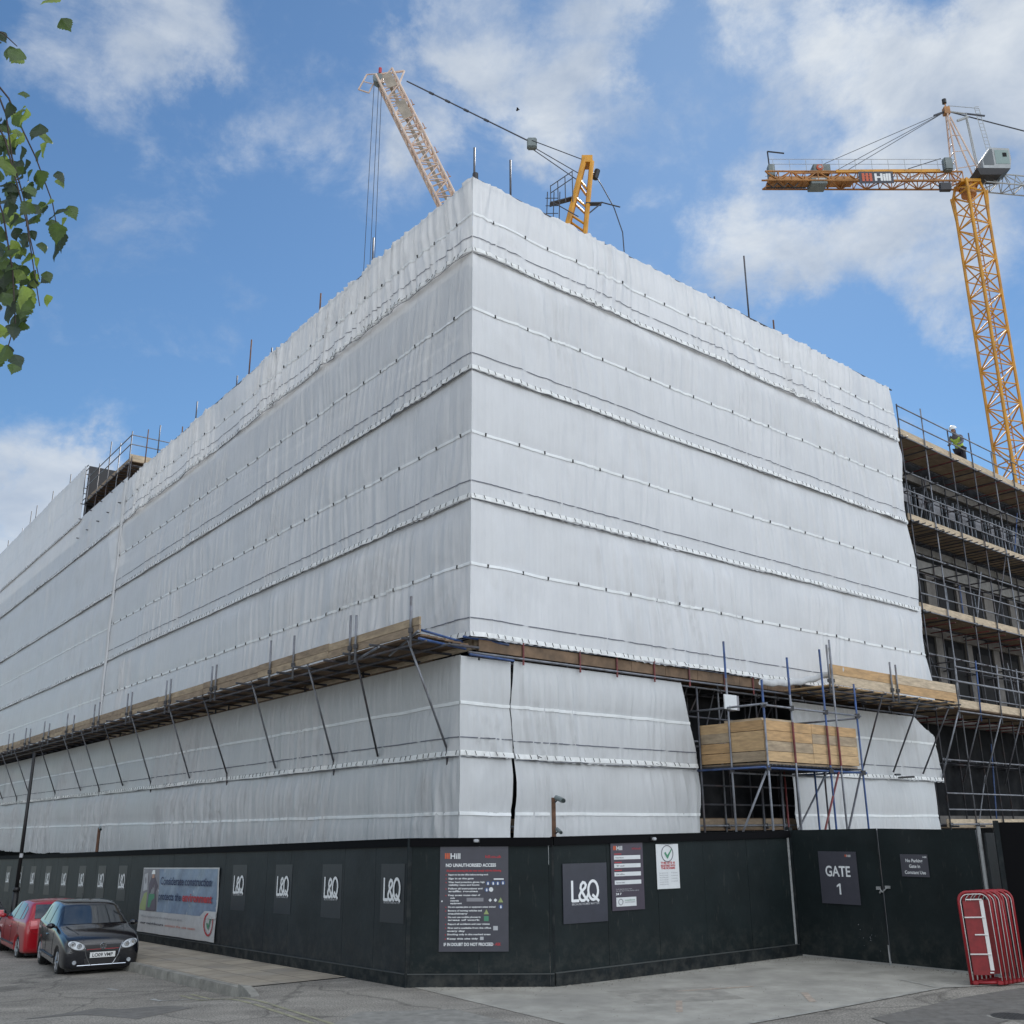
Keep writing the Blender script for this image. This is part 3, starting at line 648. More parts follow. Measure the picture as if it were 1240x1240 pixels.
text('protects the', HL, 13.0, 1.12, .06, .19, 'navytext', t, width=1.75, dirsign=-1, zu=ZS, bold=.02)
text('environment', HL, 11.15, 1.12, .06, .20, 'redp', t, width=2.05, dirsign=-1, zu=ZS, bold=.03)
text('We are registered with the scheme and care about', HL, 14.35, .64, .055, .06, 'greyp', t, width=3.3, dirsign=-1, zu=ZS)
text('our neighbours', HL, 14.35, .47, .055, .06, 'cloth_n', t, width=1.9, dirsign=-1, zu=ZS, bold=.02)
text('contact the site team', HL, 12.3, .47, .055, .06, 'orange', t, width=2.2, dirsign=-1, zu=ZS)
figpoly([(8.84, .76), (8.84, .93), (9.55, .93), (9.95, .76)], 'banner_w', 'tick_tab', .012)
mb = MB()
for k in range(24):
    a, b = k * math.pi / 12, (k + 1) * math.pi / 12
    mb.face([bpts(9.27 + r * math.cos(q), .63 + r * .92 * math.sin(q)) + HL.O * .02 for r, q in ((.24, a), (.29, a), (.29, b), (.24, b))])
mb.build('tick_ring', 'redp', t)
figpoly([(9.4, .64), (9.30, .52), (9.26, .52), (9.12, .82), (9.18, .82), (9.28, .60), (9.35, .68)], 'greenp', 'tick_mark', .024)

# safety board on the corner bay
F = HF; t = board(F, .53, 1.73, .56, 2.27, 'sign_grey', 'tall slate safety board with red and white site rules beside the corner')
def hilllogo(F, t, u, z, s, o=.022, wm='white', sgn=1):
    mb = MB(); q = s * .42
    for i in range(3):
        mb.face([F(u + sgn * (i * q * .78), z, o + .002), F(u + sgn * (i * q * .78 + q * .56), z, o + .002), F(u + sgn * (i * q * .78 + q * .56), z + s, o + .002), F(u + sgn * (i * q * .78), z + s, o + .002)])
    mb.face([F(u, z + s * .42, o + .0026), F(u + sgn * q * 2.1, z + s * .42, o + .0026), F(u + sgn * q * 2.1, z + s * .58, o + .0026), F(u, z + s * .58, o + .0026)])
    mb.build('logo_mark', 'orange', t)
    text('Hill', F, u + sgn * q * 2.5, z, o, s, wm, t, bold=.015, dirsign=sgn, width=s * 1.8, name='logo_lettering')
def px(x): return .53 + (x - 105) / 635 * 1.2          # layout of the enlarged board
def pz(y): return 2.27 - (y - 110) / 1000 * 1.71
hilllogo(F, t, px(150), pz(228), .095)
text('hill.co.uk', F, px(675), pz(222), .022, .05, 'redp', t, width=.28, align='R', bold=.02)
text('NO UNAUTHORISED ACCESS', F, px(160), pz(306), .022, .055, 'white', t, width=.88, bold=.03)
text('All persons entering this site must comply with the following', F, px(165), pz(352), .022, .032, 'redp', t, width=.96, bold=.04)
rules = [(383, 185, 555, 'Report to the site office before starting work'), (420, 185, 418, 'Sign in at the gate'), (455, 185, 520, 'Wear head protection, gloves, high'), (482, 185, 472, 'visibility vests and boots'),
         (517, 185, 500, 'Follow all instructions and'), (543, 185, 458, 'traffic routes'), (580, 185, 480, 'Keep access routes clear of'), (607, 205, 245, 'tools'), (632, 205, 283, 'materials'), (657, 205, 310, 'equipment'),
         (692, 185, 620, 'Do not operate plant or equipment unless trained'), (727, 185, 495, 'Beware of moving vehicles and'), (755, 185, 365, 'machinery'), (788, 185, 483, 'Do not use mobile phones in'), (815, 185, 478, 'areas of work'),
         (853, 185, 568, 'Report all accidents and near misses'), (890, 185, 580, 'First aid is available from the office'), (918, 180, 342, 'every day'), (950, 180, 575, 'Smoking only in the marked areas'), (990, 180, 462, 'Keep this site tidy')]
for y, a, b, s_ in rules: text(s_, F, px(a), pz(y + 6), .022, .026, 'white', t, width=(b - a) / 635 * 1.2, bold=.03)
text('IF IN DOUBT DO NOT PROCEED', F, px(150), pz(1056), .022, .05, 'white', t, width=(600 - 150) / 635 * 1.2, bold=.03)
text('- ASK', F, px(602), pz(1054), .022, .045, 'redp', t, width=.13, bold=.03)
for x, y in ((552, 466), (600, 466), (642, 466), (690, 462), (540, 528), (670, 690)):
    MB().tube(F(px(x), pz(y), .0225), F(px(x), pz(y), .026), .037, 16).build('mandatory_symbol', 'bluep', t)
    MB().tube(F(px(x), pz(y) + .008, .0262), F(px(x), pz(y) + .008, .0275), .012, 8).tube(F(px(x), pz(y) - .012, .0262), F(px(x), pz(y) - .012, .0276), .015, 8).build('pictogram', 'white', t)
mb = MB().tube(F(px(580), pz(526), .0225), F(px(580), pz(526), .0265), .038, 16)
for x in (572, 620):
    for rr in (.03,): mb.face([F(px(x) - rr, pz(628), .0245), F(px(x), pz(628) - rr, .0245), F(px(x) + rr, pz(628), .0245), F(px(x), pz(628) + rr, .0245)])
mb.tube(F(px(128), pz(636), .0225), F(px(128), pz(636), .0265), .014, 12)
bars(F, t, [(px(605), px(697), pz(432), pz(420))], 'white', 'small_label'); mb.build('white_symbols', 'signwhite', t)
mb = MB()
for x, y in ((668, 628), (537, 740)): mb.face([F(px(x) - .045, pz(y) - .036, .0245), F(px(x) + .045, pz(y) - .036, .0245), F(px(x), pz(y) + .045, .0245)])
mb.build('warning_symbols', 'yellowp', t)
bars(F, t, [(px(515), px(558), pz(825), pz(778))], 'greenp', 'first_aid_symbol'); bars(F, t, [(px(600), px(642), pz(912), pz(872)), (px(480), px(512), pz(1002), pz(972))], 'white_dim', 'small_symbols')
bars(F, t, [(px(355), px(510), pz(640), pz(605))], 'greyp', 'grey_note')
bars(F, t, [(px(160), px(168), pz(y + 8), pz(y - 3)) for y in (383, 420, 455, 517, 580, 692, 727, 788, 853, 890, 950, 990)], 'redp', 'bullets')

# big poster, contact board, tick sign on the right run
F = H2; t = board(F, .20, 1.20, .98, 1.97, 'sign_navy', 'square navy poster with large white L&Q lettering, left of the white-striped contact board', name='poster')
lq(F, t, .69, 1.505, .335, .60, 1, o=.024)
tagline(F, t, .70, 1.275, .62, .035, 1, 'white_dim')
t = board(F, 1.31, 2.085, 1.14, 2.31, 'sign_plum', 'narrow plum contact board with four white strips')
hilllogo(F, t, 1.37, 2.18, .075); text('hill.co.uk', F, 2.04, 2.185, .022, .04, 'redp', t, width=.22, align='R')
def qx(x): return 1.31 + (x - 515) / 325 * .775
def qz(y): return 2.31 - (y - 165) / 630 * 1.17
for y, s_ in ((305, 'Project Manager'), (382, 'Tel'), (460, 'Site office'), (537, 'Emergency contact')):
    bar(F, t, qx(545), qx(812), qz(y + 19), qz(y - 19), 'signwhite', 'white_strip')
    text(s_, F, qx(560), qz(y + 7), .0245, .024, 'greyp', t, width=.2, bold=.02)
for y in (272, 350, 425): bars(F, t, [(qx(548), qx(620), qz(y + 4), qz(y - 4))], 'redp', 'strip_heading')
text('For all enquiries please contact', F, qx(555), qz(604), .022, .022, 'white_dim', t, width=.38); text('the site team on the number above', F, qx(555), qz(620), .022, .022, 'white_dim', t, width=.55)
text('24 7', F, qx(553), qz(652), .022, .035, 'white', t, width=.13, bold=.03)
bar(F, t, qx(555), qx(755), qz(758), qz(675), 'signwhite', 'scheme_label')
MB().ring(F(qx(598), qz(716), .026), F.O, .05, .006).build('scheme_ring', 'greyp', t)
text('considerate', F, qx(640), qz(708), .0245, .028, 'greenp', t, width=.24); text('constructors', F, qx(640), qz(726), .0245, .028, 'greyp', t, width=.24)
t = board(F, 2.42, 2.99, 1.47, 2.27, 'signwhite', 'small white sign with a green tick in a circle and red lettering')
MB().ring(F(2.70, 2.10, .026), F.O, .145, .009).build('tick_ring', 'greyp', t)
text('CONSIDERATE', F, 2.70, 2.252, .022, .022, 'greyp', t, width=.3, align='C')
mb = MB(); mb.face([F(u, z, .027) for u, z in ((2.62, 2.11), (2.655, 2.13), (2.70, 2.07), (2.82, 2.2), (2.83, 2.18), (2.71, 2.01), (2.69, 2.01))]); mb.build('tick_mark', 'greenp', t)
for y, s_ in ((1.915, 'THIS SITE IS'), (1.865, 'REGISTERED WITH'), (1.82, 'THE SCHEME')): text(s_, F, 2.705, y, .022, .036, 'redp', t, width=.36, align='C', bold=.04)
for i in range(6): text('Please call the free number', F, 2.48, 1.745 - i * .04, .022, .016, 'greyp', t, width=.22); 
for i in range(4): text('for comments', F, 2.78, 1.745 - i * .05, .022, .018, 'greyp', t, width=.16)

# ------------------------------------------------------------------ gate
gt = thing('site_gate', 'pair of dark plywood site gate leaves hung between steel posts', 'gate', HG(0, .07, 0))
def leaf(u0, u1, h0, h1, o0, o1):
    lf = MB().hexa([HG(u0, .10, o0), HG(u1, .10, o1), HG(u1, .10, o1 - .03), HG(u0, .10, o0 - .03), HG(u0, h0, o0), HG(u1, h1, o1), HG(u1, h1, o1 - .03), HG(u0, h0, o0 - .03)]).build('gate_leaf', 'hoard', gt)
    mb = MB()
    for z in (.2, 1.3, 2.4): mb.fbox(HG, u0 + .03, u1 - .03, z, z + .06, -.10, -.035)
    for u in (u0 + .02, u1 - .08): mb.fbox(HG, u, u + .06, .12, 2.5, -.10, -.036)
    mb.build('leaf_frame', 'steel_dk', lf); return lf
leaf(.06, 2.01, 2.50, 2.53, 0, .0); leaf(2.04, 3.98, 2.53, 2.50, .0, .0)
MB().fbox(HG, -.06, .045, .0, 2.56, -.06, .05).build('gate_post', 'skirt', gt)
MB().tube(HG(-.0, .05, .07), HG(-.0, 2.5, .07), .028, 8).build('hinge_tube', 'galv', gt)
MB().tube(HG(4.07, .05, .03), HG(4.07, 2.56, .03), .035, 8).build('gate_post', 'galv', gt)
MB().tube(HG(2.025, .02, .02), HG(2.025, 2.53, .02), .012, 6).build('meeting_edge', 'skirt', gt)
MB().tube(HG(2.025, -.02, .02), HG(2.025, .42, .03), .014, 6).build('drop_bolt', 'galv', gt)
mb = MB().fbox(HG, 1.90, 1.99, 1.40, 1.46, .004, .03).fbox(HG, 2.09, 2.19, 1.43, 1.48, .004, .03).tube(HG(1.97, 1.43, .03), HG(2.03, 1.36, .04), .012, 6).tube(HG(2.03, 1.36, .04), HG(2.12, 1.44, .03), .012, 6)
mb.tube(HG(2.0, 1.40, .03), HG(1.97, 1.34, .035), .016, 6); mb.build('latch_chain', 'galv', gt)
sp = MB()
for i in range(11):
    a, b = 1.4 + random.random() * .55, .25 + random.random() * .5; r = .004 + random.random() * .006
    sp.face([HG(a - r, b, .0035), HG(a, b - r, .0035), HG(a + r, b, .0035), HG(a, b + r * 1.4, .0035)])
sp.build('paint_splashes', 'greyp', gt)
t = board(HG, .67, 1.53, 1.10, 2.09, 'sign_grey', 'slate gate number sign reading GATE 1 on the left gate leaf')
text('GATE', HG, 1.09, 1.62, .022, .20, 'white', t, width=.56, align='C', bold=.02); MB().face([HG(u, z, .0245) for u, z in ((1.09, 1.28), (1.125, 1.28), (1.125, 1.485), (1.095, 1.485), (1.035, 1.445), (1.035, 1.412), (1.09, 1.44))]).build('numeral', 'white', t)
hilllogo(HG, t, 1.28, 1.99, .045)
t = board(HG, 2.47, 3.02, 1.66, 2.06, 'sign_grey', 'small slate no parking sign on the right gate leaf')
for z, s_, w_ in ((1.92, 'No Parking', .34), (1.82, 'Gate in', .22), (1.71, 'Constant Use', .42)): text(s_, HG, 2.745, z, .022, .06, 'white', t, width=w_, align='C', bold=.02)
text('Hill', HG, 2.93, 2.0, .022, .03, 'white', t, width=.07, bold=.02)
# narrow return panel between the gate and the right hoarding
rt = thing('infill_panel', 'narrow dark infill panel between the gate post and the right hoarding', 'hoarding panel', (8.55, 19.1, .05))
MB().hexa([(8.50, 19.08, 0), (8.95, 19.35, 0), (8.93, 19.38, 0), (8.48, 19.11, 0), (8.50, 19.08, 2.45), (8.95, 19.35, 2.45), (8.93, 19.38, 2.45), (8.48, 19.11, 2.45)]).build('panel', 'hoard_l', rt)
MB().fbox(HR, -.05, .03, .0, 2.66, -.05, .045).build('corner_post', 'skirt', tR)

# ------------------------------------------------------------------ pedestrian barriers, stacked on end by the gate
def barrier(label):
    t = thing('pedestrian_barrier', label, 'barrier', (0, 0, 0), 'red pedestrian barriers stacked on end')
    W, H, r = .50, 1.43, .15
    def outline(w, h, rr, z0=.0):
        pts = [(-w / 2, z0)]; pts.append((-w / 2, h - rr))
        for k in range(1, 8): a = math.pi - k * math.pi / 16; pts.append((-w / 2 + rr + rr * math.cos(a), h - rr + rr * math.sin(a)))
        pts.append((-w / 2 + rr, h)); pts.append((w / 2 - rr, h))
        for k in range(1, 8): a = math.pi / 2 - k * math.pi / 16; pts.append((w / 2 - rr + rr * math.cos(a), h - rr + rr * math.sin(a)))
        pts.append((w / 2, h - rr)); pts.append((w / 2, z0)); return pts
    MB().path([(a, 0, b) for a, b in outline(W, H, r)], .024, 8).tube((-W / 2, 0, .03), (W / 2, 0, .03), .024, 8).build('frame', 'barr', t, smooth=True)
    MB().path([(a, -.020, b) for a, b in outline(W - .05, H - .035, r - .02, .06)], .0065, 6).build('reflective_edge', 'barr_w', t, smooth=True)
    MB().box((-.06, .004, H * .5), (W * .52, .012, H * .80)).build('panel', 'barr_d', t)
    MB().box((.105, -.006, H * .53), (.06, .014, H * .76)).build('white_strip', 'barr_w', t)
    mb = MB()
    for z, a in ((.18, .06), (.46, -.2), (.76, -.08), (1.03, -.2), (1.31, -.14)): mb.tube((a, -.018, z), (.12, -.018, z), .011, 6)
    mb.build('rungs', 'barr_w', t)
    for s in (-1, 1): MB().box((s * .19, .02, .03), (.09, .14, .06)).build('foot', 'barr', t, bevel=.01)
    return t
bl = ['red pedestrian barrier standing on end, frontmost and leftmost of the stack by the gate', 'red pedestrian barrier, second from the front of the stack', 'red pedestrian barrier, third from the front of the stack', 'red pedestrian barrier, fourth from the front of the stack', 'red pedestrian barrier, second from the back of the stack', 'red pedestrian barrier, rearmost and rightmost of the stack']
b0 = barrier(bl[0])
for i in range(6):
    o = b0 if i == 0 else copy_tree(b0); o['label'] = bl[i]
    if i:
        for ch in list(o.children):
            if ch.name.startswith(('white_strip', 'rungs')): bpy.data.objects.remove(ch)
    o.location = (7.80 + i * .105, 18.18 + i * .075, .075); o.rotation_euler = (R_(-2.0), R_(-1.5 + .5 * (i % 3)), R_(-14 + (i % 2) * 2))
# ------------------------------------------------------------------ sheeting
MIT = (FL.O + FR.O) / (1 + FL.O.dot(FR.O))
def folds(u, z, seed, amp, dens=1.0):
    amp = amp * 1.1
    """gathers that hang from the tie lines; metres of offset"""
    w = u + .12 * np.sin(z * 1.3 + u * .4) + .25 * (vn(u * .35, z * .3, seed + 9) - .5)
    a = vn(w * 5.0 * dens, z * .22, seed); a = np.abs(a - .5) * 2; a = 1 - a
    b = vn(w * 11.0 * dens, z * .5, seed + 3); b = 1 - np.abs(b - .5) * 2
    c = vn(w * 1.6, z * .35, seed + 5)
    env = np.clip(vn(u * .45, z * .25, seed + 7) * 1.9 - .45, 0, 1)
    return amp * (env * (.9 * a ** 3 + .35 * b ** 3) + .7 * (c - .5) + .12 * a)
def surf(u, z, seed, amp, z0, z1, base, dens=1.0, zmid=None, free=False):
    """offset of a strip between hem z0 (low) and top z1"""
    t = np.clip((z1 - z) / (z1 - z0), 0, 1)
    tp = np.clip((z1 - z) / .55, 0, 1); tp = tp * tp * (3 - 2 * tp); damp = np.ones_like(tp) if free else .12 + .88 * tp
    off = base - .012 * (1 - tp) * (0 if free else 1) + .012 * t ** 3 + folds(u, z, seed, amp, dens) * damp
    if zmid is not None:
        # creases pulled out of the corner tie
        r_ = np.hypot(u, z - zmid); th = np.arctan2(z - zmid, u + 1e-6)
        off = off + amp * .5 * (1 - np.abs(vn(th * 5.5, th * 0, seed + 60) - .5) * 2) ** 3 * np.exp(-((r_ - 1.1) / .75) ** 2) * np.where(z < zmid, 1.0, .35)
    # bellied between ties
    off = off + .03 * np.sin(np.pi * np.clip(t * 2 % 1.0, 0, 1)) * (vn(u * .8, z * .5, seed + 20))
    hem = np.exp(-((z - z0) / .10) ** 2)
    off = off + hem * .025 * (vn(u * 4.2, z * 0, seed + 30))
    if zmid is not None:
        off = off - .02 * np.exp(-((z - zmid) / .10) ** 2)
    return off
def strip(F, u0, u1, z0, z1, seed, amp, base, label, m='sheet', zmid=None, line=None, du=.05, dz=.12, corner=True, ragtop=0.0, ragbot=0.035, toggles=True, edge0=None, edge1=None, par_group='white sheeting bands', lacing=True, dens=1.0, zero=None, cut=None, bz=0.0, ext=.2):
    other = FR if F is FL else FL
    t = thing('scaffold_sheeting', label, 'sheeting', F(u0 if u0 > 0 else 0, z0, 0), par_group)
    nu = max(2, int((u1 - u0) / du)); nz = max(2, int((z1 - z0) / dz))
    U, T = np.meshgrid(np.linspace(u0, u1, nu + 1), np.linspace(0, 1, nz + 1), indexing='ij')
    zb = z0 + bz * (U - u0) + ragbot * (vn(U * 1.1, U * 0, seed + 40) - .5) * 2 + .015 * np.sin(U * 26)
    zt = z1 + (.0 if ragtop else ext) + ragtop * (vn(U * 5, U * 0, seed + 41) - .5) * 2
    Zc = zb + (zt - zb) * T
    if cut: Zc = cut(U, Zc, T)
    def pos(U, Z):
        off = surf(U, Z, seed, amp, z0, z1, base, dens, zmid, ragtop > 0)
        k = np.clip(U / .35, 0, 1); k = k * k * (3 - 2 * k) if corner else np.ones_like(U)
        off = base + (off - base) * (.15 + .85 * k)
        O = np.array(F.O[:]); Mi = np.array(MIT[:]); D = np.array(F.D[:])
        Uq = U
        if edge0 is not None: Uq = Uq + edge0(Z) * np.clip(1 - (U - u0) / 1.2, 0, 1)
        if edge1 is not None: Uq = Uq + edge1(Z) * np.clip(1 - (u1 - U) / 1.5, 0, 1)
        p = np.zeros(U.shape + (3,)); p += np.array(F.P[:])
        p += Uq[..., None] * D + off[..., None] * (O * k[..., None] + Mi * (1 - k[..., None])); p[..., 2] = Z
        return p
    P = pos(U, Zc); V = P.reshape(-1, 3); n = nz + 1
    I, J = np.meshgrid(np.arange(nu), np.arange(nz), indexing='ij'); a = (I * n + J).ravel()
    npmesh('sheet', V, np.stack([a, a + n, a + n + 1, a + 1], 1), m, t)
    Ofs = np.array(F.O[:])
    def ribbon(zc, h, name, mm, lift, dash=None, uu0=None, uu1=None, wav=0.0, droop=0.0):
        hh = h
        a0 = u0 if uu0 is None else uu0; a1 = u1 if uu1 is None else uu1
        k = max(2, int((a1 - a0) / max(du, .08))); us = np.linspace(a0, a1, k + 1)
        zz = zc + bz * (us - u0) + wav * (vn(us * .9, us * 0, seed + 50) - .5)
        h = np.where((us % dash) < dash * .92, hh, hh * .12) if dash else hh
        A = pos(us, zz - h / 2) + Ofs * lift; B = pos(us, zz + h / 2) + Ofs * lift
        V = np.empty((2 * (k + 1), 3)); V[0::2] = A; V[1::2] = B
        i = np.arange(k) * 2
        npmesh(name, V, np.stack([i, i + 2, i + 3, i + 1], 1), mm, t)
    if zmid is not None:
        ribbon(zmid, .065, 'eyelet_band', 'band', .022, wav=.02)
        if toggles:
            u = u0 + .35 + (seed % 5) * .07
            if 'tg' not in TG:
                mb = MB().box((0, 0, 0), (.035, .03, .11)); mb.v = [(x, y, z) for x, y, z in mb.v]; mb.build('toggle', 'black'); ob = bpy.data.objects[-1] if False else None
            cnt = 0
            while u < u1 - .1 and cnt < 98:
                uu = np.array([u]); zz = np.array([zmid]); p = pos(uu, zz)[0] + Ofs * .02
                tg = bpy.data.objects.new('toggle', TG_me()); COL.objects.link(tg); tg.parent = t
                tg.location = Vector(p) + F.O * .012 - t.location; tg.rotation_euler = (0, 0, math.atan2(F.D.y, F.D.x)); tg.rotation_euler.x = (hash((round(u * 10), seed)) % 7 - 3) * .08
                u += .88 + .12 * math.sin(u * 3); cnt += 1
    if line: ribbon(line, .022, 'dark_line', 'line', .014, dash=1.55)  # dark dashed strip above the lap, narrowed at the gaps
    if lacing:
        ribbon(z0 + .055, .10, 'hem', 'hem', .020, wav=.03)
        # short ties over the hem and a dark tube standing in for the shade below it
        k = int((u1 - u0) / .24); mb = MB()
        us = u0 + .1 + np.arange(k) * .24 + (vn(np.arange(k) * 3.1, np.zeros(k), seed) - .5) * .12; us = us[us < u1 - .03]
        zz = z0 + .06 + bz * (us - u0); P1 = pos(us, zz + .045) + Ofs * .029; P0 = pos(us + .03, zz - .03) + Ofs * .029; D = np.array(F.D[:]) * .011
        pts = []
        for q0, q1 in zip(P0, P1):
            pts += [q0 - Ofs * .05, q0, q1, q1 - Ofs * .05]
        if len(pts) > 4: MB().path([tuple(x) for x in pts], .007, 4).build('lacing', 'plastic', t)
        us = np.arange(u0 + .02, u1 - .02, .3); zz = z0 - .02 + bz * (us - u0) + .03 * (vn(us * 1.2, us * 0, seed + 3) - .5)
        q = pos(us, zz) - Ofs * .0
        MB().path([tuple(x) for x in q], .007, 5).build('hem_shade_line', 'line', t)
    return t
TG = {'tg': 1}; _tgm = []
def TG_me():
    if not _tgm:
        mb = MB().box((0, 0, 0), (.026, .03, .075)); me = bpy.data.meshes.new('toggle'); me.from_pydata(mb.v, [], mb.f); me.materials.append(M['black']); _tgm.append(me)
    return _tgm[0]

LV = [17.44, 15.42, 12.42, 9.38, 6.36]; MD = [16.44, 13.96, 10.93, 7.93]
nmz = ['topmost', 'second from the top', 'third from the top', 'just above the fan']
AMP = [.10, .05, .04, .085]
for i in range(4):
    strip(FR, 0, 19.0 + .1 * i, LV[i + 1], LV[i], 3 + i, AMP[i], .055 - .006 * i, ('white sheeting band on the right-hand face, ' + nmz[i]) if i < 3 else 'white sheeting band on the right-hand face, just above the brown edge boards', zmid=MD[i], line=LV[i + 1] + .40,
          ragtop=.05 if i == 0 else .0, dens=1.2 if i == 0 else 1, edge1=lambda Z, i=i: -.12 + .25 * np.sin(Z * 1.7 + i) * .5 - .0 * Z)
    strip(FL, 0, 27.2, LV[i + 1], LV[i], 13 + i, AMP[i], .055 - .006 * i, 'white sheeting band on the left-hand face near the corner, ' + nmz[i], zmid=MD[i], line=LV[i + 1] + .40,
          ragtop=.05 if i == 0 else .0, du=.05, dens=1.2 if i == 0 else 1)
LF = [20.5, 17.45, 15.45, 12.35, 9.3, 6.45]; nf = ['on the raised storey', 'just below the raised storey', 'third from the top', 'fourth from the top', 'lowest above the fan']
for i in range(5):
    strip(FL, 35.0 if i == 0 else 27.2, 66, LF[i + 1], LF[i], 33 + i, .05, .06 - .006 * i, 'white sheeting band on the far left-hand face beyond the seam, ' + nf[i], zmid=(LF[i] + LF[i + 1]) / 2 if i > 2 else None,
          line=None, du=.16, dz=.2, corner=False, lacing=True, toggles=False, ragtop=.04 if i == 0 else 0)
# vertical seam where the two runs of sheeting join
t = thing('seam_cover', 'narrow pale vertical sheeting strip covering the joint on the left-hand face', 'sheeting', FL(27.2, 6.5, .1))
rows = []
for j in range(80):
    z = 6.5 + (17.45 - 6.5) * j / 79; o = .12 + .012 * math.sin(z * 3.1) ; k = .012 * math.sin(z * 1.3)
    wv = .26 if z > 15.4 else .08
    rows.append([FL(27.1 + k, z, o - .04), FL(27.1 + wv * .5 + k, z, o + .06), FL(27.1 + wv + k, z, o - .04)])
MB().grid(rows).build('strip', 'sheet', t, smooth=True)

# lower sheets
def lowP(F, du_, do_): return Frame((F.P.x + F.O.x * do_ + F.D.x * du_, F.P.y + F.O.y * do_ + F.D.y * du_), (F.D.x, F.D.y), 1 if F is FL or F.O.dot(FL.O) > .9 else -1)
PL = C0[0] + .2513 * FL.O.x + .018 * FR.O.x, C0[1] + .2513 * FL.O.y + .018 * FR.O.y
FLo = Frame(PL, (FL.D.x, FL.D.y)); FRo = Frame(PL, (FR.D.x, FR.D.y), -1)
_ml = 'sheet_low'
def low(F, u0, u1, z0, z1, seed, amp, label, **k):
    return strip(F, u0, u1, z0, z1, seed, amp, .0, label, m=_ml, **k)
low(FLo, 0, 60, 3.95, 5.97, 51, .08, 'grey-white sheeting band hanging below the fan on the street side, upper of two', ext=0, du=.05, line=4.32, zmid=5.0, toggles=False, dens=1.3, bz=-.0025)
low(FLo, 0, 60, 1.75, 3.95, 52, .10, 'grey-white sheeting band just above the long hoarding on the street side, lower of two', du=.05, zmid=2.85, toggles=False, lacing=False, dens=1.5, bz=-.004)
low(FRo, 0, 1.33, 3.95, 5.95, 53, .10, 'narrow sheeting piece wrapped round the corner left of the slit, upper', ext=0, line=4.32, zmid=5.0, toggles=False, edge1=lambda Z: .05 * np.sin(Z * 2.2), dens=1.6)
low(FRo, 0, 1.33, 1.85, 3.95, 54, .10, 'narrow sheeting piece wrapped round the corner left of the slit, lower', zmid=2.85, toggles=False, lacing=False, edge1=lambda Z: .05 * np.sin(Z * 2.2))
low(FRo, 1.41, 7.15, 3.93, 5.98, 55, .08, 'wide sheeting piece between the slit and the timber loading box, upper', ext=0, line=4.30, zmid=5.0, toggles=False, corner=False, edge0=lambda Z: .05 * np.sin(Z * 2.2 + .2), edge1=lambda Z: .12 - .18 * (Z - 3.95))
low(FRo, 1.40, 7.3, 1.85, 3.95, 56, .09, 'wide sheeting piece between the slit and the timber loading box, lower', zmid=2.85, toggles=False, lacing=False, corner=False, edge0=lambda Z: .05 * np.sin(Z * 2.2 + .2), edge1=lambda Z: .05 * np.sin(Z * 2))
def cutc(U, Z, T):      # top right corner pulled down
    return np.minimum(Z, 5.85 - np.clip((U - 18.2) / 1.0, 0, 1) * .55)
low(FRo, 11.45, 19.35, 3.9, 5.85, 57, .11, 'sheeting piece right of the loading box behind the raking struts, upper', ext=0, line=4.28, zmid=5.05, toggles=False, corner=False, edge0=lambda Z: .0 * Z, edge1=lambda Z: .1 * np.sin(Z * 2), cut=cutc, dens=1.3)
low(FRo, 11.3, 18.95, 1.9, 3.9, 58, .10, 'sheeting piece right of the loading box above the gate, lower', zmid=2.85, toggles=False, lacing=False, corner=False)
# torn cloth roll hanging at the end of the right fan
t = thing('loose_sheet', 'loose rolled end of white sheeting sagging left of the right-hand timber fan', 'sheeting', FR(9.9, 6, .3))
rows = []
for i in range(22):
    s = i / 21; u = 9.6 + 1.9 * s; o = .25 + 1.25 * s; z = 6.22 + .38 * s ** 1.5 - .10 * math.sin(s * 3.1)
    rows.append([FR(u + .03 * math.sin(k), z + .09 * math.cos(k * .78) + .02 * math.sin(i * 1.7), o + .07 * math.sin(k * .78)) for k in range(8)])
MB().grid(rows).build('cloth', 'sheet_low', t, smooth=True)

# ------------------------------------------------------------------ the building behind
bd = thing('building', 'dark unfinished concrete frame building standing behind the scaffold and sheeting', 'building', FR(20, 0, -2))
def prism(poly, z0, z1, name, m, par):
    mb = MB(); n = len(poly)
    mb.face([(x, y, z1) for x, y in poly]); mb.face([(x, y, z0) for x, y in reversed(poly)])
    for i in range(n):
        a, b = poly[i], poly[(i + 1) % n]; mb.face([(a[0], a[1], z0), (b[0], b[1], z0), (b[0], b[1], z1), (a[0], a[1], z1)])
    return mb.build(name, m, par)
def cp(F, u, o): p = F(u, 0, o); return (p.x, p.y)
ic = C0[0] - 1.5 * MIT.x, C0[1] - 1.5 * MIT.y
ic2 = C0[0] - 14 * MIT.x, C0[1] - 14 * MIT.y
prism([ic, cp(FR, 62, -1.5), cp(FR, 62, -14), ic2, ][::1], -1, 15.25, 'wall', 'dark_wall', bd)
prism([ic, ic2, cp(FL, 80, -14), cp(FL, 80, -1.5)], -1.02, 15.22, 'wall', 'dark_wall', bd)
prism([cp(FL, 31.5, -1.52), cp(FL, 31.5, -13.8), cp(FL, 80, -13.8), cp(FL, 80, -1.52)], 15.3, 18.35, 'raised_storey', 'dark_wall', bd)
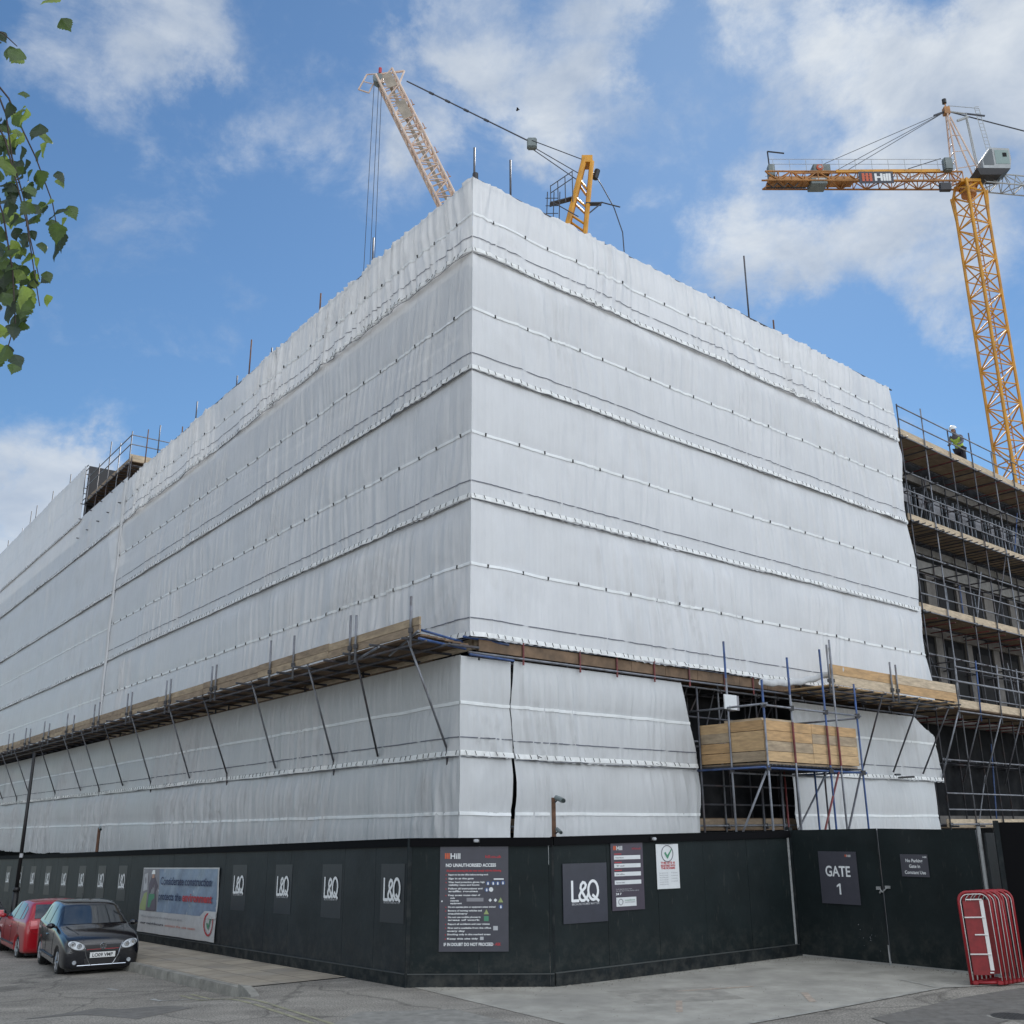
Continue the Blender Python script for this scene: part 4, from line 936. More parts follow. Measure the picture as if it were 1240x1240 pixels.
# exposed facade on the right: slabs, columns, openings, studs
for z in (2.75, 6.1, 9.3, 12.4, 15.25):
    MB().fbox(FR, 18.5, 45, z - .13, z + .13, -1.5, -1.36).build('floor_slab', 'slab' if z == 12.4 else 'colm', bd)
MB().fbox(FR, 18.5, 45, 11.55, 11.95, -1.5, -1.30).build('edge_beam', 'slab', bd)
for i in range(12):
    u = 20.4 + i * 2.3
    MB().fbox(FR, u, u + .75, 9.43, 11.5, -1.49, -1.40).build('column', 'colm', bd)
    MB().fbox(FR, u + .2, u + .7, 6.23, 9.17, -1.49, -1.42).build('column', 'colm', bd)
    w_ = MB().fbox(FR, u - 1.35, u - .15, 9.6, 11.4, -1.49, -1.46).build('window', 'void', bd)
    MB().fbox(FR, u - .77, u - .73, 9.6, 11.4, -1.455, -1.42).build('mullion', 'stud', w_)
    w_ = MB().fbox(FR, u - 1.2, u, 6.6, 8.9, -1.49, -1.465).build('window', 'void', bd)
for i in range(70):
    u = 19 + i * .34
    if i % 7 in (5,): continue
    MB().fbox(FR, u, u + .05, 13.0 + (.5 if i % 3 else 0), 14.95, -1.49, -1.42).build('wall_stud', 'stud', bd)
for i in range(20): MB().fbox(FR, 19.5 + i * 1.15, 19.5 + i * 1.15 + .5, 14.2, 14.75, -1.42, -1.40).build('insulation_pack', 'greyp', bd)
MB().fbox(FR, 18.6, 45, 15.39, 15.84, -13, -1.45).fbox(FR, 18.6, 45, 15.85, 16.3, -1.75, -1.47).build('roof_slab', 'dark_wall', bd)

# ------------------------------------------------------------------ scaffolds
def scaffold(label, F, us, outer, inner, lifts, ztop, deck_z, u0, u1, base=0.0, iu=-9, tops=None, mix=0, group=None, toe='board_pale', rails=(.5, 1.0), deckm='board_dk', inner_top=None, nodecks=False):
    t = thing('scaffold', label, 'scaffold', F(u0, base, outer), group)
    ms = ['steel_dk', 'steel', 'steel_dk', 'steel_blue', 'steel_dk', 'steel_red']
    for i, u in enumerate(us):
        zt = tops.get(i, ztop) if tops else ztop
        hid = outer < -.2 and zt > 17.4
        MB().tube(F(u, base, outer), F(u, 17.2 if hid else zt, outer), .026, 8).build('standard', ms[(i * 5 + mix) % 5 if mix else (i % 3)], t, smooth=True)
        if hid: MB().tube(F(u, 17.25, -.06), F(u, zt, -.06), .026, 8).build('roof_pole', 'steel_dk' if i % 2 == 0 else 'rust', t, smooth=True)
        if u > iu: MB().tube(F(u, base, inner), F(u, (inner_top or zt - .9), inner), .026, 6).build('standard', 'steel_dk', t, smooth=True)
    for k, z in enumerate(lifts):
        for o in (outer + .055, inner + .055):
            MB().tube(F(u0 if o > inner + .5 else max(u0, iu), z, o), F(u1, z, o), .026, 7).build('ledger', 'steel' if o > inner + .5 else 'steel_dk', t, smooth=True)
        for u in [q for q in us if q > iu]: MB().tube(F(u + .06, z - .06, inner - .25), F(u + .06, z - .06, outer + (.25 if outer > -.1 else .08)), .026, 6).build('transom', 'steel_dk', t)
        for u in us: MB().box(F(u, z, outer + .03), (.09, .09, .10)).build('coupler', 'fitting', t)
    for z in deck_z:
        if not nodecks:
            d = MB(); n = 5; wd = (outer - .04 - inner) / n
            for i in range(n):
                o = inner + .02 + i * wd; u = max(u0, iu)
                while u < u1 - .2:
                    v = min(u1, u + 3.9); d.fbox(F, u + .01, v - .01, z + .035, z + .073, o, o + wd - .01); u = v
            d.build('deck_boards', deckm, t)
            tb = MB(); u = u0; i = 0
            while u < u1 - .2:
                v = min(u1, u + 3.9); tb.fbox(F, u + .005, v - .005, z + .074, z + .074 + .235, outer - .085 - .004 * (i % 2), outer - .045); u = v; i += 1
            tb.build('toe_boards', toe, t)
        for r in rails:
            MB().tube(F(u0, z + .1 + r, outer + .055), F(u1, z + .1 + r, outer + .055), .025, 7).build('guard_rail', 'steel', t, smooth=True)
    return t
usR = [19.38, 21.15, 23.1, 24.9, 26.7, 28.5, 30.3, 32.1, 33.9, 35.7, 37.5]
sR = scaffold('exposed tube scaffold with timber decks on the right-hand face beyond the sheeting', FR, usR, 0.0, -1.25, (2.6, 4.6, 6.2, 8.0, 9.45, 11.4, 12.6, 14.4, 15.75), 17.3, (2.45, 6.15, 9.45, 12.6, 15.8), 19.3, 38, tops={0: 17.0, 2: 17.0, 4: 16.9, 5: 17.25, 6: 17.0}, deckm='board')
rs = random.Random(8)
for i in range(16):
    u = rs.uniform(19.6, 33); z = rs.choice([2.7, 6.3, 9.6, 12.8]); o = rs.uniform(-1.2, -.2); MB().tube(FR(u, z, o), FR(u + rs.uniform(-1.4, 1.4), z + rs.uniform(1.4, 2.8), o), .024, 6).build('loose_tube', rs.choice(['steel', 'steel_dk', 'steel_blue']), sR)
for i in range(10):
    u = rs.uniform(19.6, 32); z = rs.choice([6.25, 9.55, 12.7]); l = rs.uniform(.5, 1.6); MB().fbox(FR, u, u + l, z, z + rs.uniform(.12, .5), -1.0, -.6).build('board_stack', rs.choice(['board_pale', 'board', 'signwhite', 'greyp']), sR)
for i in (3, 7):
    for z in (2.6, 9.5): MB().tube(FR(usR[i], z, -.06), FR(usR[i + 1], z + 3.1, -.06), .024, 6).build('face_brace', 'steel_dk', sR)
for i in range(10): MB().tube(FR(usR[i] + .5, 15.9, -1.25), FR(usR[i] + .5, 17.0, -1.25), .024, 6).build('inner_guard_post', 'steel', sR)
for z in (16.4, 16.9): MB().tube(FR(19.3, z, -1.3), FR(38, z, -1.3), .024, 6).build('inner_guard_rail', 'steel', sR)
for i in range(44): MB().tube(FR(19.4 + i * .43, 12.57, -1.4), FR(19.4 + i * .43, 12.57, .28), .02, 5).build('deck_bearer', 'steel_dk', sR)
for i in range(44):
    z = (5.95, 9.25, 15.6)[i % 3]; u = 19.5 + i * .42; MB().tube(FR(u, z, -1.4), FR(u, z, .2), .02, 5).build('deck_bearer', 'steel_red', sR)
# lower outrigger deck beyond the sheet
MB().fbox(FR, 18.95, 38, 6.17, 6.42, .86, .90).build('toe_boards', 'board_pale', sR)
mb = MB()
for k in range(4): mb.fbox(FR, 18.95, 38, 6.13, 6.165, .0 + .22 * k, .21 + .22 * k)
mb.build('deck_boards', 'board_dk', sR)
for z in (6.02, 6.95, 7.42): MB().tube(FR(18.9, z, .98 + (z - 6) * .06), FR(38, z, .98 + (z - 6) * .06), .026, 7).build('guard_rail', 'steel', sR, smooth=True)
for i, u in enumerate((18.95, 20.4, 21.9, 23.4, 24.9, 26.5, 28.2)):
    MB().tube(FR(u + .12, 5.8, .92), FR(u, 7.75, 1.06), .026, 7).build('guard_post', ['steel', 'steel_blue', 'steel'][i % 3], sR, smooth=True)
    MB().tube(FR(u, 6.0, .95), FR(u + .1, 3.9, .05), .026, 7).build('raking_strut', 'steel_dk' if i % 2 else 'steel', sR, smooth=True)

tl = {0: 18.6, 1: 17.3, 2: 17.2, 5: 17.3, 6: 19.7, 7: 17.9}
usB = [1.22, 3.0, 4.8, 6.55, 8.4, 10.0, 10.9, 12.2, 13.8, 15.4, 16.9, 18.4]
sB = scaffold('tube scaffold behind the right-hand sheeting, seen in the gap above the loading box', FR, usB, -.26, -1.3, (2.6, 4.6, 5.95, 6.2), 17.3, (2.45, 6.1), .3, 19.2, iu=1.0, tops=tl, rails=(), toe='board')
MB().tube(FR(0, 17.47, 0), FR(19.15, 17.47, 0), .026, 7).build('top_ledger', 'steel_dk', sB, smooth=True)
MB().tube(FR(-.1, 6.03, .06), FR(11.6, 6.03, .06), .026, 7).build('edge_ledger', 'steel', sB, smooth=True)
mb = MB()
u = .2
while u < 11.4: mb.fbox(FR, u, min(11.45, u + 1.2 + .5 * (int(u) % 2)), 6.09, 6.33, .0, .035); u += 1.2 + .5 * (int(u) % 2) + .012
mb.build('edge_boards', 'board_dk', sB)
for u in (1.4, 3.1, 4.3, 5.6, 6.9, 8.3, 9.5): MB().tube(FR(u, 5.9, .065), FR(u, 6.4, .065), .022, 6).build('edge_clip', 'steel_red', sB)
for F_, ub_ in ((FR, 19.0), (FL, 27.2)):
    MB().fbox(F_, .2, ub_, 15.27, 15.31, -1.5, -.06).build('deck_boards', 'board_dk', sB if F_ is FR else bd)  # unseen deck added at roof level to keep sun off the sheeting below
MB().tube(FR(-.15, 6.36, -.05), FR(1.0, 6.30, .05), .026, 7).tube(FR(-.1, 5.98, .1), FR(1.1, 5.96, .1), .026, 7).build('corner_tubes', 'steel_blue', sB)
# tubes and materials in the opening
for i in range(9): MB().tube(FR(6.9 + i * .55, 4.6 + (i % 3) * .4, -.9 - .1 * (i % 2)), FR(7.2 + i * .55, 6.1, -.7), .022, 5).build('loose_tube', 'steel_dk', sB)
for z in (3.1, 3.55, 5.2): MB().tube(FR(6.5, z, -.2), FR(11.8, z, -.2), .022, 5).build('ledger', 'steel_dk', sB)
MB().fbox(FR, 7.25, 11.4, 2.52, 2.78, -.35, -.31).build('toe_boards', 'board_dk', sB)

usL = [.06, 2.6, 5.08, 8.35, 11.9, 13.8, 14.9, 17.1, 19.0, 20.5, 23.5, 25.2, 27.4]
tz = [18.4, 17.3, 18.48, 18.22, 17.82, 18.9, 17.94, 17.3, 18.4, 17.85, 18.9, 19.27, 18.6]
sL = scaffold('tube scaffold behind the left-hand sheeting, its poles sticking up above the roofline', FL, usL, -.26, -1.3, (5.95,), 17.3, (6.1,), .2, 27.4, iu=1.9, tops={i: z for i, z in enumerate(tz)}, rails=(), base=5.0, inner_top=15.0)
MB().tube(FL(0, 17.47, 0), FL(27.3, 17.47, 0), .026, 7).build('top_ledger', 'steel_dk', sL, smooth=True)
MB().tube(FL(.0, 17.38, -.05), FL(0, 17.62, -.05), .07, 8).build('pole_collar', 'fitting', sL)
# stair tower gap
sG = scaffold('open scaffold bay with timber deck and guard rails in the gap on the left-hand roofline', FL, [27.7, 29.5, 31.2, 33.0, 34.8], -.05, -2.2, (16.6, 17.6, 18.4), 20.0, (18.45,), 27.5, 34.9, base=14.5, toe='board', rails=(.75, 1.2), tops={2: 20.6}, inner_top=19.9)
MB().fbox(FL, 27.55, 27.60, 18.5, 18.85, -2.2, -.05).build('end_board', 'board_pale', sG)
MB().tube(FL(27.5, 19.3, 0), FL(27.5, 19.3, -2.3), .025, 6).tube(FL(27.5, 19.75, 0), FL(27.5, 19.75, -2.3), .025, 6).build('end_rails', 'steel', sG)
mb = MB().fbox(FL, 34.95, 35.0, 17.3, 20.45, -1.6, -.02); mb.build('side_net', 'plastic', sG)
for i in range(14): MB().tube(FL(27.6 + i * .53, 18.35, -2.3), FL(27.6 + i * .53, 18.35, .1), .022, 5).build('deck_bearer', 'steel_dk', sG)
usF = [36, 38.4, 39.4, 43.4, 46, 47.5, 49.0, 51.1, 55.5, 58]
sF = scaffold('far scaffold behind the raised sheeting, short poles above the distant roofline', FL, usF, -.12, -1.3, (20.4,), 20.6, (), 35.1, 60, tops={2: 21.3, 3: 21.4, 5: 21.6, 6: 21.6, 7: 21.0, 8: 21.2}, rails=(), base=17.5)
MB().tube(FL(35.1, 20.53, 0), FL(60, 20.53, 0), .026, 7).build('top_ledger', 'steel_dk', sF)

# ------------------------------------------------------------------ fans
def fan(label, F, u0, u1, ob, zo, ups, struts, endcut=0.0, bh=.32, fm='board', under='board', overhang=.35, sec=3.9, extra_top=False, base_o=.0, tubes_step=1.15, slope=0.0):
    t = thing('protection_fan', label, 'scaffold fan', F(u0, zo, 0))
    d = MB(); n = 6; wd = (ob - .1 - base_o) / n
    for i in range(n):
        o = base_o + .1 + i * wd; s = u0 + endcut * (1 - (i + .5) / n)
        u = s
        while u < u1 - .1:
            v = min(u1, u + 3.9 - (i * 1.3 % 2 if u == s else 0)); zz = zo - .005 + (.03 if i % 2 else 0) * 0
            d.fbox(F, u + .01, v - .01, zz, zz + .038, o, o + wd - .012); u = v
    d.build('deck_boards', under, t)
    u = u0; i = 0
    while u < u1 - .1:
        v = min(u1, u + sec); j = .012 * ((i * 5) % 3); fv = [fm, 'board_c' if fm == 'board' else 'board_b', fm]
        b = MB(); b.fbox(F, u + .006, v - .006, zo + .045 + j, zo + .045 + bh * .5 - .008 + j, ob + .005 * (i % 2), ob + .04 + .005 * (i % 2)); b.build('fascia_board', fv[i % 3], t); b = MB(); b.fbox(F, u + .004, v - .01, zo + .045 + bh * .5 + j, zo + .045 + bh + j, ob + .006, ob + .044); b.build('fascia_board', fv[(i + 1) % 3], t)
        u = v; i += 1
    u = u0 + endcut * .3 + .2; i = 0
    while u < u1:
        k = overhang * (.7 + .6 * ((i * 37 % 10) / 10)); MB().tube(F(u, zo - .05, -.1 + base_o), F(u - .02, zo - .04, ob + k), .026, 6).build('transom_tube', 'steel_dk', t); u += tubes_step * (.9 + .2 * (i % 2)); i += 1
    for o in (ob - .12, ob * .55):
        MB().tube(F(u0, zo - .105, o), F(u1, zo - .105, o), .026, 7).build('ledger', 'steel_dk', t, smooth=True)
    for i, (u, z1) in enumerate(ups):
        MB().tube(F(u, zo - .22, ob + .075), F(u - .02, z1, ob + .075 + .02), .026, 7).build('upright', 'steel', t, smooth=True)
        MB().box(F(u, zo + .12, ob + .075), (.09, .09, .09)).build('coupler', 'fitting', t)
    for i, (ut, ub, oo) in enumerate(struts):
        MB().tube(F(ut, zo - .05 + .15, ob + .02), F(ub, 4.12, oo), .0242, 7).build('raking_strut', ['steel', 'steel_dk', 'steel'][i % 3], t, smooth=True)
        if i % 2 == 0: MB().tube(F(ub, 4.12, oo), F(ub + .05, 3.80, oo - .05), .026, 6).build('strut_foot', 'steel_dk', t)
    return t
ups = [(-.23, 6.97), (2.04, 6.97), (2.3, 7.01), (5.14, 6.99), (6.5, 7.07), (10.13, 6.93), (10.44, 6.92), (13.88, 6.97), (14.26, 6.96), (17.75, 6.98), (18.2, 6.97), (21.59, 7.02), (22.22, 6.99), (25.05, 6.85), (26.1, 7.0), (29.0, 6.85), (29.9, 7), (32.5, 6.9), (33.4, 7), (36, 6.95), (37, 7), (40, 6.9), (41, 7), (44, 6.9), (48, 6.95), (52, 6.9)]
sts = [(.05, .38, .3), (2.2, 3.2, .3), (4.5, 5.35, .3), (7.8, 8.7, .3), (11.3, 12.1, .3), (14.2, 15.2, .3), (17.9, 19.0, .3), (21.1, 22.2, .3), (24.2, 25.3, .3), (26.9, 28.0, .3), (31.0, 32.2, .3), (36, 37.1, .3), (38.8, 40, .3), (42.3, 43.4, .3), (46, 47, .3)]
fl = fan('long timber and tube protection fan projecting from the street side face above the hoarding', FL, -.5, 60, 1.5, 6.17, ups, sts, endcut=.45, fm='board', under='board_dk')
# plan braces and sheet tail at the corner end of the fan
MB().tube(FL(-.5, 6.1, 1.55), FL(.1, 6.12, .05), .026, 7).tube(FL(-.35, 6.3, 1.4), FL(.3, 6.3, .0), .026, 7).build('end_tubes', 'steel_blue', fl)
MB().tube(FL(-.6, 6.22, 1.62), FL(1.5, 6.08, 1.05), .026, 7).tube(FL(.8, 6.1, 1.7), FL(3.0, 6.08, 1.2), .026, 7).build('plan_braces', 'steel', fl)
fr_ = fan('short timber protection fan on the right-hand face above the gate', FR, 10.85, 17.75, 1.5, 6.10, [(13.9, 7.0), (14.2, 6.95), (10.9, 7.3), (10.75, 7.15)], [(12.6, 11.9, .3), (14.9, 14.3, .3), (17.0, 16.4, .3), (17.95, 17.85, .3)][:0], endcut=-0.0, bh=.52, fm='board_pale', under='board_new', sec=3.45, tubes_step=.82, overhang=.2)
for ut, ub in ((13.62, 14.34), (15.66, 16.05), (17.5, 17.81)):
    MB().tube(FR(ut, 6.15, 1.45), FR(ub, 4.1, .12), .026, 7).build('raking_strut', 'steel_dk', fr_, smooth=True)
MB().tube(FR(16.9, 3.98, .3), FR(16.0, 3.93, .3), .03, 6).tube(FR(15.6, 4.0, .42), FR(16.1, 4.02, .3), .03, 6).build('loose_rope', 'plastic', fr_)

# ------------------------------------------------------------------ loading platform
lp = thing('loading_platform', 'timber boxed loading platform on tube legs behind the gate', 'loading platform', FR(9, 0, 1))
U0, U1, Oo = 7.15, 11.05, 2.0
BM_ = ['board_new', 'board_b', 'board_c', 'board_new', 'board_b']
for k in range(4):
    z = 4.02 + k * .235
    uu = U0
    for j, seg in enumerate((1.9, 2.0)):
        dz_ = .006 * ((k * 3 + j) % 3); MB().fbox(FR, uu + .004, uu + seg - .004, z + dz_, z + .226 + dz_, Oo - .04 + .004 * j, Oo + .004 * j).build('front_board', BM_[(k * 2 + j * 3) % 5], lp); uu += seg
b = MB()
for k in range(4):
    z = 4.02 + k * .235
    for j, (o0, o1) in enumerate(((.05, .98), (.99, Oo - .045))): MB().fbox(FR, U0 - .0 - .003 * j, U0 + .04, z + .004 * ((k + j) % 3), z + .225 + .004 * ((k + j) % 3), o0, o1).build('side_board', BM_[(k * 3 + j + 1) % 5], lp)
b = MB()
for k in range(4): b.fbox(FR, U1 - .04, U1, 4.02 + k * .235, 4.245 + k * .235, .05, Oo - .05)
b.build('side_boards', 'board', lp)
b = MB()
for k in range(9): b.fbox(FR, U0 + .05, U1 - .05, 3.96, 4.0, .05 + k * .215, .255 + k * .215)
b.build('deck_boards', 'board', lp)
MB().fbox(FR, 7.6, 8.9, 4.98, 5.06, .5, 1.6).build('stacked_sheet', 'board_pale', lp)
st = [(7.13, 1.0, 6.92, 'steel_blue'), (7.10, 2.05, 5.87, 'steel_blue'), (8.2, 2.05, 6.5, 'steel_blue'), (9.65, 2.05, 6.85, 'steel_blue'), (10.12, 2.05, 6.95, 'steel'), (11.1, 2.05, 6.1, 'steel_blue'),
      (7.1, .1, 5.9, 'steel_dk'), (8.9, 1.1, 4.0, 'steel_dk'), (9.8, .6, 4.0, 'steel_red'), (10.4, 1.1, 4.0, 'steel_blue'), (11.0, 1.0, 4.05, 'steel_dk'), (9.2, .3, 4.0, 'steel_dk'), (10.9, .2, 4.0, 'steel')]
for i, (u, o, zt, m) in enumerate(st): 
    MB().tube(FR(u, .1, o), FR(u, zt, o), .026, 8).build('leg', 'steel' if i in (0, 1, 2) else m, lp, smooth=True)
    if i in (0, 1, 2, 3): MB().tube(FR(u, zt - .9, o), FR(u, zt + .002, o), .0275, 8).build('painted_pole_end', 'steel_blue', lp)
for a, b_, m in (((7.0, 5.28, 2.06), (11.25, 5.28, 2.06), 'steel'), ((7.04, 5.3, 2.2), (7.04, 5.3, -.2), 'steel'), ((11.1, 5.22, 2.1), (11.1, 5.22, -.3), 'steel'), ((7.0, 3.86, 2.03), (11.3, 3.86, 2.03), 'steel_blue'), ((7.08, 3.88, 2.1), (7.08, 3.88, -.1), 'steel_blue'),
                 ((7.2, 3.8, .9), (11.3, 3.8, .9), 'steel'), ((11.12, 3.88, 2.1), (11.12, 3.88, -.2), 'steel_blue')):
    MB().tube(FR(*a), FR(*b_), .026, 7).build('rail', m, lp, smooth=True)
for a, b_, m in (((7.1, 3.8, 2.0), (7.1, .9, .3), 'steel'), ((11.0, 3.85, 2.05), (9.0, .5, 2.05), 'steel_dk'), ((10.0, 3.85, 2.05), (8.2, .9, 2.05), 'steel_red'), ((11.1, 3.9, 1.0), (8.7, 1.6, 1.0), 'steel')):
    MB().tube(FR(*a), FR(*b_), .026, 7).build('brace', m, lp, smooth=True)
for u, o, z in ((8.2, 2.055, 4.0), (9.65, 2.055, 4.0), (10.12, 2.055, 4.0)): MB().tube(FR(u, z, o), FR(u, z + .95, o), .028, 8).build('red_sleeve', 'steel_red', lp)
for i in range(26): MB().tube(FR(7.2 + i * .15, 3.93, Oo + .1), FR(7.2 + i * .15, 3.93, .05), .018, 5).build('deck_bearer', 'steel_dk', lp)
for u, o, z in ((7.1, 2.05, 3.86), (7.1, 2.05, 5.28), (8.2, 2.06, 5.28), (9.65, 2.06, 5.28), (11.1, 2.06, 5.28), (9.65, 2.06, 3.86), (11.1, 2.06, 3.86), (7.13, 1.0, 3.86), (7.13, 1.0, 5.3)): MB().box(FR(u, z, o), (.10, .10, .11)).build('coupler', 'fitting', lp)
t = thing('notice_panel', 'small pale blank panel fixed to a blue pole above the loading box', 'sign', FR(7.1, 5.25, 1.05))
MB().hexa([FR(u, z, o) for z in (5.27, 5.62) for u, o in ((6.95, 1.06), (7.42, 1.06), (7.42, 1.03), (6.95, 1.03))]).build('panel', 'signwhite', t)
MB().fbox(FR, 7.43, 7.56, 5.27, 5.62, .8, 1.02).build('side_panel', 'greyp', t)
# ------------------------------------------------------------------ posts and cameras
def cctv(label, x, y, z0, h, s=1.0, two=True):
    t = thing('camera_post', label, 'security camera', (x, y, z0))
    MB().box((x, y, z0 + h / 2), (.075, .075, h)).build('post', 'rust', t)
    def camh(z, dx, r):
        c = MB().tube((x + .05, y - .08, z + .06), (x + .05 + dx, y - .30, z - .0), r, 12).build('camera_head', 'crane_g', t)
        MB().tube((x + .05 + dx, y - .30, z), (x + .05 + dx * 1.12, y - .325, z - .006), r * .8, 12).build('lens', 'glass', c)
        MB().tube((x, y, z - .05), (x + .08, y - .10, z + .03), .014, 6).build('bracket', 'fitting', c)
    camh(z0 + h - .06, .11, .045)
    if two: camh(z0 + h - .60, .06, .032)
    return t
cctv('security camera on a brown square post rising above the corner hoarding', .72, 18.95, 1.6, 1.50)
p = HL(20.2, 0, -.15); cctv('distant security camera on a rusty post above the long hoarding', p.x, p.y, 1.4, 1.25, two=False)
lx, ly = -15.3, 33.0; lz = pave_z(lx, ly)
t = thing('lamp_post', 'slim black lamp post standing between the hoarding and the red car', 'lamp post', (lx, ly, lz))
MB().tube((lx, ly, lz), (lx, ly, lz + 1.35), .085, 14).build('base_column', 'lamp', t, smooth=True)
MB().tube((lx, ly, lz + 1.3), (lx, ly, lz + 5.45), .06, 14, r2=.045).build('shaft', 'lamp', t, smooth=True)
MB().tube((lx, ly, lz + 1.3), (lx, ly, lz + 1.42), .10, 14).build('collar', 'lamp', t, smooth=True)
MB().box((lx + .05, ly - .08, lz + 2.35), (.09, .05, .12)).build('sensor_plate', 'white_dim', t)

# ------------------------------------------------------------------ cars
def car(name_label, paint, kind, plate_txt=None, group='parked cars'):
    """local frame: +x forward, origin on the ground between the wheels"""
    t = thing('parked_car', name_label, 'car', (0, 0, 0), group)
    L_ = 3.9
    # stations: x, half width at waist, z sill, z waist(belt), z top, half width top (roof or bonnet), crown
    S = [(1.965, .66, .25, .50, .57, .60), (1.95, .73, .19, .60, .69, .68), (1.86, .785, .17, .70, .79, .725), (1.60, .82, .17, .785, .875, .735), (1.20, .828, .17, .85, .93, .735), (.86, .83, .17, .90, .975, .73), (.78, .83, .17, .912, .99, .725),
         (.70, .83, .17, .92, 1.025, .715), (.40, .83, .17, .93, 1.185, .665), (.12, .83, .17, .94, 1.33, .62), (.03, .83, .17, .94, 1.375, .608), (-.08, .83, .17, .945, 1.40, .605), (-.5, .83, .17, .95, 1.438, .605), (-.95, .83, .17, .96, 1.445, .60), (-1.38, .825, .17, .97, 1.415, .59), (-1.46, .82, .17, .97, 1.385, .595),
         (-1.68, .815, .18, .975, 1.20, .64), (-1.86, .805, .20, .975, 1.03, .70), (-1.92, .79, .22, .93, .98, .72), (-1.955, .76, .25, .80, .86, .71), (-1.97, .72, .31, .62, .68, .68)]
    rows = []
    for x, w_, zs, zb, zt, wt in S:
        h = zb - zs; wb = w_ * .955
        prof = [(0, zs + .0), (w_ * .7, zs), (w_ * .94, zs + .015), (w_ * .985, zs + .07), (w_ * .998, zs + h * .40), (w_ * 1.0, zs + h * .74), (w_ * .985, zb - .035), (wb, zb), (wb - .012, zb + min(.03, (zt - zb) * .3)), (wt + (wb - wt) * .30, zb + (zt - zb) * .70), (wt + .008, zt - min(.05, (zt - zb) * .25)), (wt - .03, zt - .012), (wt * .6, zt + .008), (0, zt + .018)]
        ring = [(x, a, b) for a, b in prof] + [(x, -a, b) for a, b in reversed(prof[1:-1])]
        rows.append(ring)
    bm = bmesh.new(); V = [[bm.verts.new(p) for p in r] for r in rows]; n = len(V[0])
    for i in range(len(V) - 1):
        for j in range(n): bm.faces.new((V[i][j], V[i][(j + 1) % n], V[i + 1][(j + 1) % n], V[i + 1][j]))
    bm.faces.new(V[0][::-1]); bm.faces.new(V[-1])
    bmesh.ops.recalc_face_normals(bm, faces=bm.faces[:])
    me = bpy.data.meshes.new('body'); bm.to_mesh(me); bm.free(); me.materials.append(M[paint])
    bo = bpy.data.objects.new('body', me); COL.objects.link(bo)
    sb = bo.modifiers.new('s', 'SUBSURF'); sb.levels = 2; sb.render_levels = 2
    cut = MB()
    for x in (1.28, -1.20):
        for s in (-1, 1): cut.tube((x, s * .60, .30), (x, s * 1.0, .30), .345, 28)
    cu = cut.build('cutter', 'plastic'); bl_ = bo.modifiers.new('b', 'BOOLEAN'); bl_.operation = 'DIFFERENCE'; bl_.object = cu; bl_.solver = 'EXACT'
    dg = bpy.context.evaluated_depsgraph_get(); dg.update(); me2 = bpy.data.meshes.new_from_object(bo.evaluated_get(dg))
    bpy.data.objects.remove(bo); bpy.data.objects.remove(cu)
    me2.name = 'body'; me2.materials.clear(); me2.materials.append(M[paint])
    for p in me2.polygons: p.use_smooth = True
    bo = bpy.data.objects.new('body', me2); COL.objects.link(bo); bo.parent = t
    from mathutils.bvhtree import BVHTree
    tree = BVHTree.FromPolygons([v.co for v in me2.vertices], [tuple(p.vertices) for p in me2.polygons])
    def proj(pt, d, lift=.006):
        h = tree.ray_cast(Vector(pt), Vector(d)); 
        return (h[0] - Vector(d).normalized() * lift) if h[0] is not None else None
    def patch(name, m, axis, poly_fn, nu=10, nv=8, lift=.007, par=None):
        """poly_fn(s,t)->(point, dir) grid projected on the body"""
        rows = []; last = None
        for i in range(nu + 1):
            r = []
            for j in range(nv + 1):
                pt, d = poly_fn(i / nu, j / nv); q = proj(pt, d, lift)
                if q is None: q = last if last is not None else Vector(pt)
                last = q; r.append(tuple(q))
            rows.append(r)
        o = MB().grid(rows).build(name, m, par or t, smooth=True); return o
    def quadf(c, axis, sign):    # c: four 2-d corners (a,b) in the plane facing along axis, order 00,10,11,01
        def f(s, t_):
            a = [(c[0][k] * (1 - s) + c[1][k] * s) * (1 - t_) + (c[3][k] * (1 - s) + c[2][k] * s) * t_ for k in (0, 1)]
            if axis == 'y': return (a[0], sign * 2.0, a[1]), (0, -sign, 0)
            if axis == 'x': return (sign * 3.0, a[0], a[1]), (-sign, 0, 0)
            return (a[0], a[1], 3.0), (0, 0, -1)
        return f
    # windscreen: cast from above/front
    ws_ = quadf([(-.67, 1.01), (.67, 1.01), (.555, 1.345), (-.555, 1.345)], 'x', 1)
    ws_o = patch('windscreen', 'carglass' if paint != 'x' else 'carglass', 'x', ws_, 6, 3, .016)
    patch('rear_window', 'carglass', 'x', quadf([(-.60, 1.04), (.60, 1.04), (.53, 1.36), (-.53, 1.36)], 'x', -1), 5, 3, .014)
    for s in (-1, 1):
        patch('side_window', 'carglass', 'y', quadf([(.55, .975), (-.28, .975), (-.28, 1.375), (.10, 1.345)], 'y', s), 10, 6)
        patch('side_window', 'carglass', 'y', quadf([(-.36, .975), (-1.08, .985), (-1.02, 1.36), (-.36, 1.38)], 'y', s), 8, 6)
        patch('quarter_window', 'carglass', 'y', quadf([(-1.16, .99), (-1.44, 1.02), (-1.34, 1.26), (-1.12, 1.33)], 'y', s), 5, 5)
        # door shut lines, sill, handle
        mb = MB()
        for x in (.62, -.32, -1.12):
            pts = [proj((x - (.0 if z < .9 else (z - .9) * .0), s * 2, z), (0, -s, 0), .002) for z in (.32, .5, .7, .85, .93)]
            pts = [p_ for p_ in pts if p_]
            if len(pts) > 2: MB().path(pts, .005, 4).build('shut_line', 'plastic', t)
        q = [proj((x, s * 2, .76), (0, -s, 0), .012) for x in (-.10, -.27)]
